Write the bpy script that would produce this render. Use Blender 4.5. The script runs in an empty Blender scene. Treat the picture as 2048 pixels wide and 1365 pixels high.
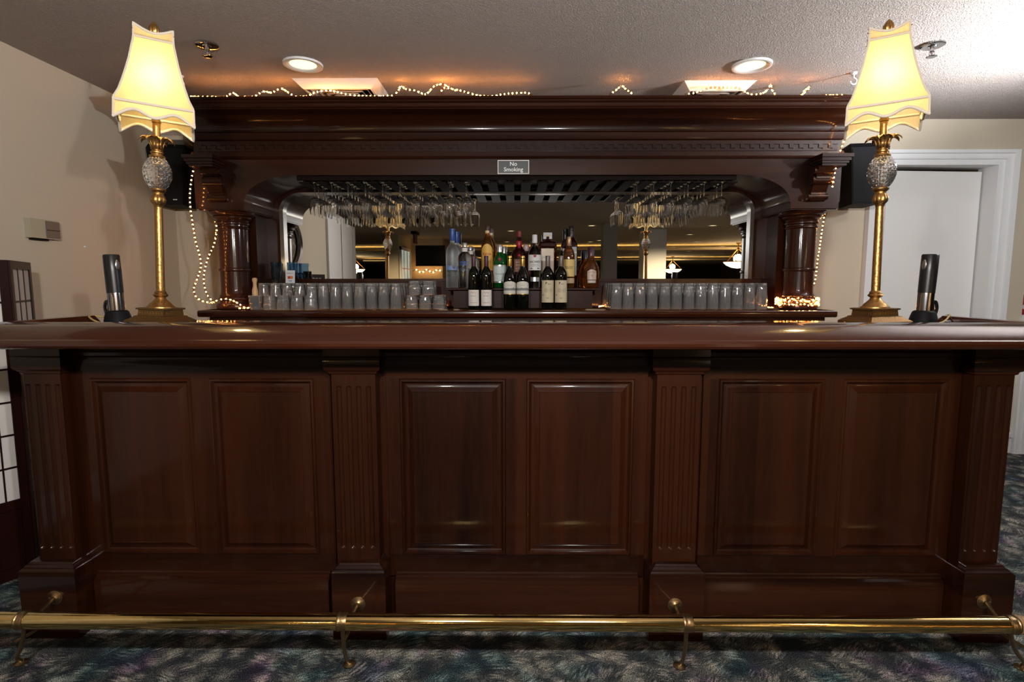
import bpy, math, random
from mathutils import Vector, Matrix
random.seed(7)
sc = bpy.context.scene
COL = sc.collection
R = math.radians
PI = math.pi
# ---------------------------------------------------------------- camera
EYE = 1.25; FPX = 1100.0; PITCH = R(6.0); CX = 1032.0
cd = bpy.data.cameras.new('camera'); cam = bpy.data.objects.new('camera', cd); COL.objects.link(cam)
cam.location = (0, 0, EYE); cam.rotation_euler = (PI/2 - PITCH, 0, math.atan((CX-1024)/FPX))
cd.sensor_width = 36; cd.lens = FPX/2048*36; cd.clip_end = 200; cd.clip_start = 0.02
sc.camera = cam
# ---------------------------------------------------------------- view, world
sc.view_settings.view_transform = 'Standard'; sc.view_settings.look = 'None'
sc.view_settings.exposure = 0.0; sc.view_settings.gamma = 1.0; sc.view_settings.use_curve_mapping = False
w = bpy.data.worlds.new('world'); sc.world = w; w.use_nodes = True
w.node_tree.nodes['Background'].inputs[0].default_value = (1, .85, .7, 1)
w.node_tree.nodes['Background'].inputs[1].default_value = 0.02
sc.cycles.max_bounces = 16; sc.cycles.transmission_bounces = 16; sc.cycles.glossy_bounces = 6
sc.cycles.diffuse_bounces = 4; sc.cycles.transparent_max_bounces = 16
sc.cycles.caustics_reflective = False; sc.cycles.caustics_refractive = False
sc.cycles.sample_clamp_indirect = 4
# ---------------------------------------------------------------- lights
def light(name, kind, loc, energy, color=(1, 1, 1), size=.1, aim=None, spot=None, blend=.5):
    l = bpy.data.lights.new(name, kind); l.energy = energy; l.color = color
    if kind == 'AREA': l.shape = 'DISK'; l.size = size
    else: l.shadow_soft_size = size
    if spot: l.spot_size = R(spot); l.spot_blend = blend
    o = bpy.data.objects.new(name, l); COL.objects.link(o); o.location = loc
    if aim is not None:
        o.rotation_euler = (Vector(aim)-Vector(loc)).to_track_quat('-Z', 'Y').to_euler()
    return o
# two studio flashes either side of the camera and one on a stand near the ceiling at the right
light('flash_left', 'AREA', (-.41, 0, 1.76), 38, (1, .95, .90), .10, (-1.6, 3.2, 1.45))
light('flash_right', 'AREA', (.44, 0, 1.76), 44, (1, .95, .90), .10, (1.2, 3.2, 1.45))
light('flash_stand', 'SPOT', (2.75, 2.35, 2.02), 250, (.93, .96, 1), .05, (2.4, 2.5, 2.9), 165, .6)
light('flash_stand_head', 'POINT', (2.9, 2.2, 2.0), 42, (.90, .95, 1), .06)
# ---------------------------------------------------------------- materials
def nm(name):
    m = bpy.data.materials.new(name); m.use_nodes = True
    return m, m.node_tree.nodes, m.node_tree.links, m.node_tree.nodes['Principled BSDF']
def simple(name, c, rough=.5, metal=0, coat=0, trans=0, ior=1.45, emis=None, es=0, bump=None, alpha=1, var=0):
    m, n, l, b = nm(name)
    b.inputs['Base Color'].default_value = (*c, 1); b.inputs['Roughness'].default_value = rough
    b.inputs['Metallic'].default_value = metal; b.inputs['Coat Weight'].default_value = coat
    b.inputs['Coat Roughness'].default_value = .08
    b.inputs['Transmission Weight'].default_value = trans; b.inputs['IOR'].default_value = ior
    if emis: b.inputs['Emission Color'].default_value = (*emis, 1); b.inputs['Emission Strength'].default_value = es
    if bump or var:
        tc = n.new('ShaderNodeTexCoord'); t = n.new('ShaderNodeTexNoise'); sc_, st = bump if bump else (8, 0)
        t.inputs['Scale'].default_value = sc_; t.inputs['Detail'].default_value = 3
        l.new(tc.outputs['Object'], t.inputs['Vector'])
        if st:
            bp = n.new('ShaderNodeBump'); bp.inputs['Strength'].default_value = st; bp.inputs['Distance'].default_value = .01
            l.new(t.outputs['Fac'], bp.inputs['Height']); l.new(bp.outputs['Normal'], b.inputs['Normal'])
        if var:
            mx = n.new('ShaderNodeMix'); mx.data_type = 'RGBA'
            mx.inputs[6].default_value = (*[x*(1-var) for x in c], 1); mx.inputs[7].default_value = (*[min(1, x*(1+var)) for x in c], 1)
            l.new(t.outputs['Fac'], mx.inputs[0]); l.new(mx.outputs[2], b.inputs['Base Color'])
    return m
def wood(name, dark, light_, axis='z', rough=.38, coat=.5, plank=.17):
    m, n, l, b = nm(name)
    tc = n.new('ShaderNodeTexCoord'); mp = n.new('ShaderNodeMapping')
    s = {'z': (1, 1, .05), 'x': (.05, 1, 1), 'y': (1, .05, 1)}[axis]
    mp.inputs['Scale'].default_value = s; l.new(tc.outputs['Object'], mp.inputs['Vector'])
    a = n.new('ShaderNodeTexNoise'); a.inputs['Scale'].default_value = 9; a.inputs['Detail'].default_value = 5; a.inputs['Distortion'].default_value = .6
    f = n.new('ShaderNodeTexNoise'); f.inputs['Scale'].default_value = 160; f.inputs['Detail'].default_value = 3
    l.new(mp.outputs[0], a.inputs['Vector']); l.new(mp.outputs[0], f.inputs['Vector'])
    ad = n.new('ShaderNodeMath'); ad.operation = 'MULTIPLY_ADD'; ad.inputs[1].default_value = .35
    l.new(f.outputs['Fac'], ad.inputs[0]); l.new(a.outputs['Fac'], ad.inputs[2])
    # glued-up boards of slightly different tone
    sx = n.new('ShaderNodeSeparateXYZ'); l.new(tc.outputs['Object'], sx.inputs[0])
    q = n.new('ShaderNodeMath'); q.operation = 'DIVIDE'; q.inputs[1].default_value = plank
    l.new(sx.outputs['X' if axis != 'x' else 'Z'], q.inputs[0])
    fl = n.new('ShaderNodeMath'); fl.operation = 'FLOOR'; l.new(q.outputs[0], fl.inputs[0])
    wn = n.new('ShaderNodeTexWhiteNoise'); wn.noise_dimensions = '1D'; l.new(fl.outputs[0], wn.inputs['W'])
    a2 = n.new('ShaderNodeMath'); a2.operation = 'MULTIPLY_ADD'; a2.inputs[1].default_value = .34
    l.new(wn.outputs['Value'], a2.inputs[0]); l.new(ad.outputs[0], a2.inputs[2])
    cr = n.new('ShaderNodeValToRGB'); cr.color_ramp.elements[0].position = .45; cr.color_ramp.elements[1].position = 1.0
    cr.color_ramp.elements[0].color = (*dark, 1); cr.color_ramp.elements[1].color = (*light_, 1)
    l.new(a2.outputs[0], cr.inputs[0]); l.new(cr.outputs[0], b.inputs['Base Color'])
    b.inputs['Roughness'].default_value = rough; b.inputs['Coat Weight'].default_value = coat
    b.inputs['Coat Roughness'].default_value = .09; b.inputs['Specular IOR Level'].default_value = .12
    bp = n.new('ShaderNodeBump'); bp.inputs['Strength'].default_value = .06; bp.inputs['Distance'].default_value = .004
    l.new(f.outputs['Fac'], bp.inputs['Height']); l.new(bp.outputs['Normal'], b.inputs['Normal'])
    return m
WD, WL = (.0035, .0007, .0004), (.029, .0072, .0022)
WV = wood('mahogany_upright', WD, WL, 'z'); WH = wood('mahogany_across', WD, WL, 'x')
WY = wood('mahogany_depthwise', WD, WL, 'y')
WTOP = wood('mahogany_top', (.011, .0020, .0008), (.035, .0078, .0026), 'x', .25, .9, .3)
WR = wood('rack_wood', (.002, .0008, .0006), (.006, .002, .0014), 'y', .8, .0)
WS = wood('screen_wood', (.004, .0012, .001), (.02, .005, .004), 'z', .4, .2)
def glassmat(name, c, rough=0.0, ior=1.45, tw=1.0):
    m, n, l, b = nm(name)
    b.inputs['Base Color'].default_value = (*c, 1); b.inputs['Roughness'].default_value = rough
    b.inputs['Transmission Weight'].default_value = tw; b.inputs['IOR'].default_value = ior
    return m
GL = glassmat('clear_glass', (1, 1, 1), 0, 1.45, .90); CRY = glassmat('cut_crystal', (1, .98, .94), .0, 1.52, .95); GLW = glassmat('stemware_glass', (1, 1, 1), 0, 1.42)
def thin_clear(name, c, fac):
    m, n, l, b = nm(name); n.remove(b)
    o = n['Material Output']; t = n.new('ShaderNodeBsdfTransparent'); g = n.new('ShaderNodeBsdfGlossy')
    t.inputs[0].default_value = (*c, 1); g.inputs['Roughness'].default_value = .08
    mx = n.new('ShaderNodeMixShader'); mx.inputs[0].default_value = fac
    l.new(t.outputs[0], mx.inputs[1]); l.new(g.outputs[0], mx.inputs[2]); l.new(mx.outputs[0], o.inputs['Surface'])
    return m
ROPE = thin_clear('rope_light_tube', (1, .8, .62), .16)
MIR = simple('mirror_silver', (.82, .82, .8), .0, 1)
BRASS = simple('polished_brass', (.66, .47, .19), .11, 1, bump=(40, .03), var=.12)
BRASSD = simple('aged_brass', (.30, .20, .10), .38, 1, bump=(120, .1), var=.3)
GOLD = simple('antique_gold', (.44, .25, .085), .38, 1, bump=(120, .14), var=.45)
GOLDD = simple('antique_gold_dark', (.26, .15, .06), .42, 1, bump=(200, .2), var=.4)
CHR = simple('chrome', (.7, .7, .72), .12, 1)
BLK = simple('black_plastic', (.006, .006, .007), .6); BLK.node_tree.nodes['Principled BSDF'].inputs['Specular IOR Level'].default_value = .12
BLKG = simple('black_gloss', (.006, .006, .007), .2, coat=.5)
WHT = simple('white_paint', (.74, .75, .76), .5)
WHTM = simple('white_enamel', (.68, .69, .70), .4)
DOORM = simple('door_paint', (.78, .77, .755), .5)
PAPER = simple('label_paper', (.62, .58, .48), .7)
EMT = simple('cornice_bulb', (1, .8, .5), .5, emis=(1, .46, .13), es=160)
EMW = simple('warm_bulb', (1, .8, .5), .5, emis=(1, .48, .15), es=95)
DLE = simple('downlight_lens', (1, .9, .7), .5, emis=(1, .74, .36), es=2.2)
def wallmat(name, c, sc_=90, st=.12):
    return simple(name, c, .85, bump=(sc_, st))
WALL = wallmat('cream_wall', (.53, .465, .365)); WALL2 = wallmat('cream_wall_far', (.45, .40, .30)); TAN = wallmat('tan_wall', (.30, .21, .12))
def ceilmat():
    m, n, l, b = nm('textured_ceiling')
    b.inputs['Base Color'].default_value = (.50, .43, .39, 1); b.inputs['Roughness'].default_value = .9
    tc = n.new('ShaderNodeTexCoord'); v = n.new('ShaderNodeTexNoise'); v.inputs['Scale'].default_value = 165; v.inputs['Detail'].default_value = 2.5; v.inputs['Roughness'].default_value = .55
    l.new(tc.outputs['Object'], v.inputs['Vector'])
    r = n.new('ShaderNodeMapRange'); r.inputs['From Min'].default_value = .4; r.inputs['From Max'].default_value = .62
    l.new(v.outputs['Fac'], r.inputs['Value'])
    bp = n.new('ShaderNodeBump'); bp.inputs['Strength'].default_value = 1; bp.inputs['Distance'].default_value = .008
    l.new(r.outputs[0], bp.inputs['Height']); l.new(bp.outputs['Normal'], b.inputs['Normal'])
    return m
CEIL = ceilmat()
def carpet():
    m, n, l, b = nm('patterned_carpet')
    b.inputs['Roughness'].default_value = .95; b.inputs['Specular IOR Level'].default_value = .1
    tc = n.new('ShaderNodeTexCoord')
    def math_(op, a_, b_=None, c_=None):
        q = n.new('ShaderNodeMath'); q.operation = op
        for k_, v_ in enumerate((a_, b_, c_)):
            if v_ is None: continue
            if isinstance(v_, (int, float)): q.inputs[k_].default_value = v_
            else: l.new(v_, q.inputs[k_])
        return q.outputs[0]
    wob = n.new('ShaderNodeTexNoise'); wob.inputs['Scale'].default_value = 7; l.new(tc.outputs['Object'], wob.inputs['Vector'])
    wv = n.new('ShaderNodeVectorMath'); wv.operation = 'MULTIPLY_ADD'; wv.inputs[1].default_value = (.10, .10, 0); l.new(wob.outputs['Color'], wv.inputs[0]); l.new(tc.outputs['Object'], wv.inputs[2])
    vo = n.new('ShaderNodeTexVoronoi'); vo.feature = 'SMOOTH_F1'; vo.inputs['Scale'].default_value = 15; vo.inputs['Smoothness'].default_value = .25; l.new(wv.outputs[0], vo.inputs['Vector'])
    sp = n.new('ShaderNodeSeparateXYZ'); l.new(vo.outputs['Color'], sp.inputs[0])
    ang = math_('MULTIPLY_ADD', sp.outputs[0], 1.5, -1.1)
    vr = n.new('ShaderNodeVectorRotate'); vr.rotation_type = 'Z_AXIS'; l.new(tc.outputs['Object'], vr.inputs['Vector']); l.new(ang, vr.inputs['Angle'])
    mp = n.new('ShaderNodeMapping'); mp.inputs['Scale'].default_value = (22, 120, 1); l.new(vr.outputs[0], mp.inputs['Vector'])
    st = n.new('ShaderNodeTexNoise'); st.inputs['Scale'].default_value = 1; st.inputs['Detail'].default_value = 4; st.inputs['Roughness'].default_value = .6; l.new(mp.outputs[0], st.inputs['Vector'])
    patch_ = n.new('ShaderNodeTexNoise'); patch_.inputs['Scale'].default_value = 13; patch_.inputs['Detail'].default_value = 3; l.new(tc.outputs['Object'], patch_.inputs['Vector'])
    lum = math_('ADD', math_('MULTIPLY', st.outputs['Fac'], .82), math_('MULTIPLY', patch_.outputs['Fac'], .5))
    lum = math_('SUBTRACT', lum, math_('MULTIPLY', vo.outputs['Distance'], .35))
    cr = n.new('ShaderNodeValToRGB'); e = cr.color_ramp.elements; l.new(lum, cr.inputs[0])
    e[0].position = .36; e[0].color = (.016, .018, .021, 1); e[1].position = .74; e[1].color = (.26, .235, .20, 1)
    x = e.new(.47); x.color = (.036, .040, .040, 1); x = e.new(.58); x.color = (.12, .115, .10, 1)
    # teal and plum drifts
    for seed, lo, colr in ((3.1, .50, (.62, .95, 1.05, 1)), (8.7, .54, (.95, .70, 1.05, 1))):
        t2 = n.new('ShaderNodeTexNoise'); t2.inputs['Scale'].default_value = 5; t2.inputs['Detail'].default_value = 2
        of = n.new('ShaderNodeMapping'); of.inputs['Location'].default_value = (seed, seed*2, 0); l.new(tc.outputs['Object'], of.inputs['Vector']); l.new(of.outputs[0], t2.inputs['Vector'])
        rr = n.new('ShaderNodeMapRange'); rr.inputs['From Min'].default_value = lo; rr.inputs['From Max'].default_value = lo+.14; l.new(t2.outputs['Fac'], rr.inputs['Value'])
        mx = n.new('ShaderNodeMix'); mx.data_type = 'RGBA'; mx.blend_type = 'MULTIPLY'; mx.inputs[7].default_value = colr
        l.new(rr.outputs[0], mx.inputs[0]); l.new(cr.outputs[0] if seed < 5 else last, mx.inputs[6]); last = mx.outputs[2]
    pile = n.new('ShaderNodeTexNoise'); pile.inputs['Scale'].default_value = 300; pile.inputs['Detail'].default_value = 1; l.new(tc.outputs['Object'], pile.inputs['Vector'])
    r3 = n.new('ShaderNodeMapRange'); r3.inputs['From Min'].default_value = .35; r3.inputs['From Max'].default_value = .65; r3.inputs['To Min'].default_value = .15; r3.inputs['To Max'].default_value = 2.6
    l.new(pile.outputs['Fac'], r3.inputs['Value'])
    m2 = n.new('ShaderNodeVectorMath'); m2.operation = 'SCALE'; l.new(last, m2.inputs[0]); l.new(r3.outputs[0], m2.inputs['Scale'])
    l.new(m2.outputs[0], b.inputs['Base Color'])
    bp = n.new('ShaderNodeBump'); bp.inputs['Strength'].default_value = .5; bp.inputs['Distance'].default_value = .006
    l.new(pile.outputs['Fac'], bp.inputs['Height']); l.new(bp.outputs['Normal'], b.inputs['Normal'])
    return m
CARPET = carpet()
def shade_fabric(name, c, slub=.25):
    m, n, l, b = nm(name); n.remove(b); o = n['Material Output']
    tc = n.new('ShaderNodeTexCoord'); mp = n.new('ShaderNodeMapping'); mp.inputs['Scale'].default_value = (60, 60, 12); mp.inputs['Rotation'].default_value = (0, .25, 0)
    l.new(tc.outputs['Object'], mp.inputs['Vector']); t = n.new('ShaderNodeTexNoise'); t.inputs['Scale'].default_value = 3; l.new(mp.outputs[0], t.inputs['Vector'])
    mx = n.new('ShaderNodeMix'); mx.data_type = 'RGBA'; mx.inputs[6].default_value = (*[x*(1-slub) for x in c], 1); mx.inputs[7].default_value = (*c, 1)
    l.new(t.outputs['Fac'], mx.inputs[0])
    d = n.new('ShaderNodeBsdfDiffuse'); tr = n.new('ShaderNodeBsdfTranslucent'); ms = n.new('ShaderNodeMixShader'); ms.inputs[0].default_value = .62
    l.new(mx.outputs[2], d.inputs[0]); l.new(mx.outputs[2], tr.inputs[0]); l.new(d.outputs[0], ms.inputs[1]); l.new(tr.outputs[0], ms.inputs[2])
    l.new(ms.outputs[0], o.inputs['Surface'])
    return m
SHADE = shade_fabric('ivory_silk_shade', (.92, .76, .42), .16); TRIM = simple('cream_braid', (.66, .58, .48), .8, bump=(400, .3))
# ---------------------------------------------------------------- mesh helpers
class MB:
    def __init__(s): s.v = []; s.f = []; s.sm = []
    def add(s, vs, fs, smooth=False):
        k = len(s.v); s.v += [tuple(x) for x in vs]; s.f += [[i+k for i in f] for f in fs]; s.sm += [smooth]*len(fs); return s
    def box(s, a, b):
        x0, y0, z0 = a; x1, y1, z1 = b
        v = [(x, y, z) for x in (x0, x1) for y in (y0, y1) for z in (z0, z1)]
        return s.add(v, [(0, 1, 3, 2), (4, 6, 7, 5), (0, 4, 5, 1), (2, 3, 7, 6), (0, 2, 6, 4), (1, 5, 7, 3)])
    def xf(s, M, start=0):
        s.v[start:] = [tuple(M @ Vector(p)) for p in s.v[start:]]; return s
    def lathe(s, prof, seg=32, c=(0, 0, 0), cap=True, sq=None):
        k = []; n = len(prof)
        for z, r in prof:
            for i in range(seg):
                t = 2*PI*i/seg; k.append((c[0]+r*math.cos(t), c[1]+r*math.sin(t), c[2]+z))
        f = [(j*seg+i, j*seg+(i+1) % seg, (j+1)*seg+(i+1) % seg, (j+1)*seg+i) for j in range(n-1) for i in range(seg)]
        if cap: f += [list(range(seg))[::-1], [(n-1)*seg+i for i in range(seg)]]
        return s.add(k, f, True)
    def loft(s, rings, cap=True, smooth=True, closed=False):
        seg = len(rings[0]); k = [p for r in rings for p in r]; n = len(rings)
        f = [(j*seg+i, j*seg+(i+1) % seg, (j+1)*seg+(i+1) % seg, (j+1)*seg+i) for j in range(n-1) for i in range(seg)]
        if closed: f += [((n-1)*seg+i, (n-1)*seg+(i+1) % seg, (i+1) % seg, i) for i in range(seg)]
        elif cap: f += [list(range(seg))[::-1], [(n-1)*seg+i for i in range(seg)]]
        return s.add(k, f, smooth)
    def tube(s, path, r, seg=10, cap=True, closed=False, rf=None):
        P = [Vector(p) for p in path]; n = len(P); rings = []
        up = Vector((0, 0, 1)); t0 = (P[1]-P[0]).normalized()
        if abs(t0.dot(up)) > .95: up = Vector((1, 0, 0))
        nr = t0.cross(up).normalized()
        for i in range(n):
            t = ((P[(i+1) % n]-P[i-1]) if (closed or 0 < i < n-1) else (P[1]-P[0] if i == 0 else P[-1]-P[-2])).normalized()
            nr = (nr-t*nr.dot(t)).normalized(); bn = t.cross(nr); rr = rf[i] if rf else r
            rings.append([P[i]+nr*rr*math.cos(2*PI*j/seg)+bn*rr*math.sin(2*PI*j/seg) for j in range(seg)])
        return s.loft(rings, cap, True, closed)
    def prism(s, poly, a, b, axis='y', smooth=False):
        # poly (p,q): axis y -> (x,z); axis x -> (y,z); axis z -> (x,y)
        mk = {'y': lambda p, q, t: (p, t, q), 'x': lambda p, q, t: (t, p, q), 'z': lambda p, q, t: (p, q, t)}[axis]
        n = len(poly); v = [mk(p, q, a) for p, q in poly]+[mk(p, q, b) for p, q in poly]
        f = [list(range(n)), list(range(n, 2*n))[::-1]]+[(i, i+n, (i+1) % n+n, (i+1) % n) for i in range(n)]
        return s.add(v, f, smooth)
    def sphere(s, c, r, seg=12, rings=8, sx=(1, 1, 1)):
        pr = [(-math.cos(PI*j/rings)*r, max(1e-4, math.sin(PI*j/rings)*r)) for j in range(rings+1)]
        k = len(s.v); s.lathe(pr, seg)
        s.v[k:] = [(x*sx[0]+c[0], y*sx[1]+c[1], z*sx[2]+c[2]) for x, y, z in s.v[k:]]; return s
    def build(s, name, m, parent=None, world=False, sharp=35, data_only=False):
        me = bpy.data.meshes.new(name)
        vs = s.v
        if parent is not None and world:
            L = parent.location; vs = [(x-L.x, y-L.y, z-L.z) for x, y, z in vs]
        me.from_pydata(vs, [], s.f); me.polygons.foreach_set('use_smooth', s.sm)
        import bmesh
        bm = bmesh.new(); bm.from_mesh(me); bmesh.ops.recalc_face_normals(bm, faces=bm.faces); bm.to_mesh(me); bm.free()
        me.set_sharp_from_angle(angle=R(sharp)); me.materials.append(m)
        o = bpy.data.objects.new(name, me); COL.objects.link(o)
        if parent is not None: o.parent = parent
        return o
def tag(o, label=None, cat=None, group=None, kind=None):
    if label: o['label'] = label
    if cat: o['category'] = cat
    if group: o['group'] = group
    if kind: o['kind'] = kind
    return o
def thing(name, label, cat, loc=(0, 0, 0), rz=0, group=None):
    o = bpy.data.objects.new(name, None); o.empty_display_size = .05; COL.objects.link(o)
    o.location = loc; o.rotation_euler = (0, 0, rz); return tag(o, label, cat, group)
def struct(name, mb, m, label=None, parent=None):
    o = mb.build(name, m, parent)
    if parent is None: o['kind'] = 'structure'
    if label: o['label'] = label
    return o
KIDS = {}
def copy_tree(root, loc, label, rz=None, group=None):
    c = root.copy(); COL.objects.link(c); c.location = loc; c['label'] = label
    if rz is not None: c.rotation_euler = (0, 0, rz)
    if group: c['group'] = group
    if root.name not in KIDS: KIDS[root.name] = [(k, list(k.children)) for k in root.children]
    for k, gs in KIDS[root.name]:
        d = k.copy(); COL.objects.link(d); d.parent = c
        for g in gs:
            e = g.copy(); COL.objects.link(e); e.parent = d
    return c
def at(px, py, Y):   # a point of the place seen at photo pixel (px, py), standing Y metres from the viewer
    t = PITCH+math.atan((py-682.5)/FPX); z = EYE-Y*math.tan(t)
    return ((px-CX)/FPX*(Y*math.cos(PITCH)+(EYE-z)*math.sin(PITCH)), Y, z)
ORD = ['first', 'second', 'third', 'fourth', 'fifth', 'sixth', 'seventh', 'eighth', 'ninth', 'tenth', 'eleventh', 'twelfth', 'thirteenth', 'fourteenth', 'fifteenth', 'sixteenth', 'seventeenth']
def catmull(pts, n=8):
    P = [Vector(p) for p in pts]; P = [2*P[0]-P[1]]+P+[2*P[-1]-P[-2]]; out = []
    for i in range(1, len(P)-2):
        for k in range(n):
            t = k/n; a, b, c, d = P[i-1:i+3]
            out.append(.5*((2*b)+(c-a)*t+(2*a-5*b+4*c-d)*t*t+(3*b-a-3*c+d)*t**3))
    return out+[P[-2]]
# text outlines, made once while the scene is still small
def make_texts(items):
    tmp = []
    for key, s, bold in items:
        cu = bpy.data.curves.new('t', 'FONT'); cu.body = s; cu.align_x = 'CENTER'; cu.size = 1; cu.space_line = .95; cu.offset = bold
        cu.resolution_u = 3; o = bpy.data.objects.new('t', cu); COL.objects.link(o); tmp.append((key, o, cu))
    dg = bpy.context.evaluated_depsgraph_get(); out = {}
    for key, o, cu in tmp:
        me = bpy.data.meshes.new_from_object(o.evaluated_get(dg))
        vs = [tuple(v.co) for v in me.vertices]; fs = [list(p.vertices) for p in me.polygons]
        cy = (min(v[1] for v in vs)+max(v[1] for v in vs))/2
        out[key] = ([(v[0], v[1]-cy) for v in vs], fs, max(v[0] for v in vs)-min(v[0] for v in vs), max(v[1] for v in vs)-min(v[1] for v in vs))
        bpy.data.meshes.remove(me)
    for key, o, cu in tmp: bpy.data.objects.remove(o); bpy.data.curves.remove(cu)
    return out
TX = make_texts([('nosmoke', 'No\nSmoking', .012), ('absolut', 'ABSOLUT\nVODKA', .02), ('bacardi', 'BACARDI', .02), ('goose', 'GREY GOOSE', .01),
    ('kahlua', 'Kahl\u00faa', .02), ('tanq', 'Tanqueray', 0), ('cuervo', 'Jose Cuervo\nESPECIAL', .01), ('chivas', 'CHIVAS REGAL', .0), ('twelve', '12', .02),
    ('dis', 'DISARONNO', 0), ('C', 'C', .01), ('M', 'M', .01), ('MC', 'MC', 0), ('P', 'P', .03), 
    ])
def text_flat(mb, key, cx, y, cz, width=None, height=None):   # text standing upright, read from -Y
    vs, fs, w_, h_ = TX[key]; s = (width/w_) if width else height/h_
    mb.add([(cx+x*s, y, cz+v*s) for x, v in vs], fs); return mb
def text_round(mb, key, r, cz, width=None, height=None, ang=0, maxw=None):       # wrapped round a bottle of radius r
    vs, fs, w_, h_ = TX[key]; s = (width/w_) if width else height/h_
    mb.add([(r*math.sin(ang+x*s/r), -r*math.cos(ang+x*s/r), cz+v*s) for x, v in vs], fs); return mb
def patch(mb, r, z0, z1, a, n=14, arch=0, a0=0):   # a paper label on a round bottle
    v = []; k = 4
    for i in range(n+1):
        t = a0-a+2*a*i/n; zt = z1+arch*(1-((i/n)*2-1)**2)
        for j in range(k+1): v.append((r*math.sin(t), -r*math.cos(t), z0+(zt-z0)*j/k))
    f = [(i*(k+1)+j, (i+1)*(k+1)+j, (i+1)*(k+1)+j+1, i*(k+1)+j+1) for i in range(n) for j in range(k)]
    return mb.add(v, f, True)
def strokes(mb, r, cz, w_, h, ang=0, rnd=None):    # print too small to read: a broken line of tiny strokes round a bottle
    rnd = rnd or random.Random(int(cz*1e4)+int(w_*1e5)); x = -w_/2
    while x < w_/2-h*.3:
        l_ = h*rnd.uniform(.25, .9); x1 = min(w_/2, x+l_); hh = h*rnd.uniform(.6, 1)/2
        if r: mb.add([(r*math.sin(ang+q/r), -r*math.cos(ang+q/r), cz+s_) for q, s_ in ((x, -hh), (x1, -hh), (x1, hh), (x, hh))], [(0, 1, 2, 3)])
        else: mb.add([(q, 0, cz+s_) for q, s_ in ((x, -hh), (x1, -hh), (x1, hh), (x, hh))], [(0, 1, 2, 3)])
        x = x1+h*rnd.uniform(.2, .4)
    return mb
# ================================================================ the room
CH = 2.39; XL = -2.44; YB = 4.0
struct('floor', MB().box((-14, -30, -.05), (14, 6, 0)), CARPET)
struct('ceiling', MB().box((-14, -30, CH), (14, 6, CH+.1)), CEIL)
struct('wall_left', MB().box((XL-.14, -.63, 0), (XL, YB, CH)), WALL)
bw = MB().box((XL-.14, YB, 0), (2.61, YB+.14, CH)).box((2.61, YB, 2.085), (3.385, YB+.14, CH)).box((3.385, YB, 0), (3.655, YB+.14, CH))
struct('wall_back', bw, WALL)
struct('wall_far_back', MB().box((2.3, 4.8, 0), (14, 4.92, CH)), WALL)
struct('baseboard_back', MB().prism([(3.99, 0), (3.985, .11), (3.975, .12), (3.972, .15), (4.0, .15), (4.0, 0)], 3.52, 3.655, 'x'), WHT)
struct('baseboard_left', MB().prism([(XL+.018, 0), (XL+.018, .13), (XL, .15), (XL, 0)], -.6, 4, 'y'), WHT)
def casing(a, b, w_, top, y, t=.02, left=True):
    m = MB()
    for i, (ins, pr) in enumerate(((0, .022), (w_*.35, .014), (w_*.75, .008))):
        ww = w_-ins
        for x0, x1 in ((a-ww, a), (b, b+ww)): m.box((x0, y-pr-.004*(3-i) if i == 0 else y-pr-.012, 0), (x1, y+.0, top+ww))
        m.box((a-ww, y-pr-.012, top), (b+ww, y, top+ww))
    return m
def door_frame():
    m = MB()
    prof_ = [(0, 4.15), (0, 3.978), (.012, 3.978), (.012, 3.985), (.05, 3.985), (.053, 3.972), (.066, 3.970), (.07, 3.978), (.10, 3.974), (.104, 3.962), (.135, 3.960), (.138, 3.9995)]
    xa, xb, zt_ = 2.62, 3.375, 2.075
    m.loft([[(xa-o, y, 0) for o, y in prof_], [(xa-o, y, zt_+o*.75) for o, y in prof_], [(xb+o, y, zt_+o*.75) for o, y in prof_], [(xb+o, y, 0) for o, y in prof_]], True, False)
    return m
struct('trim_1', door_frame(), WHT, 'white moulded frame around the back wall door')
d = MB().box((0, 0, .01), (.735, .04, 2.05)); dr = struct('door_1', d, DOORM); dr.location = (2.63, 4.05, 0); dr.rotation_euler = (0, 0, R(4))
# low white casing on the end of the back wall, and the passage wall behind it
struct('trim_2', MB().box((3.656, 3.965, 0), (3.75, 4.14, 1.02)).box((3.67, 3.958, 0), (3.69, 3.965, 1.02)).box((3.71, 3.958, 0), (3.735, 3.965, 1.02)), WHT, 'low white post at the end of the back wall')
struct('wall_right', MB().box((3.4, 4.5, 0), (7, 4.6, CH)), WALL)
struct('door_3', MB().box((3.752, 4.02, .01), (4.5, 4.05, 1.02)), DOORM, 'low white gate leaf past the end of the back wall')
# white door in the left wall, seen only in the bar mirror
m = MB()
for y0, y1 in ((-.62, -.5), (.47, .58)): m.box((XL, y0, 0), (XL+.03, y1, 2.2))
m.box((XL, -.62, 2.1), (XL+.03, .58, 2.2)).box((XL, -.63, 0), (XL+.012, -.60, CH)); struct('trim_3', m, WHT)
d2 = struct('door_2', MB().box((XL, -.5, 0), (XL+.015, .47, 2.1)), DOORM)
struct('trim_4', MB().box((XL+.0151, .0, .02), (XL+.019, .012, 2.09)), BLK, 'dark gap between the two leaves of the left door')
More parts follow.
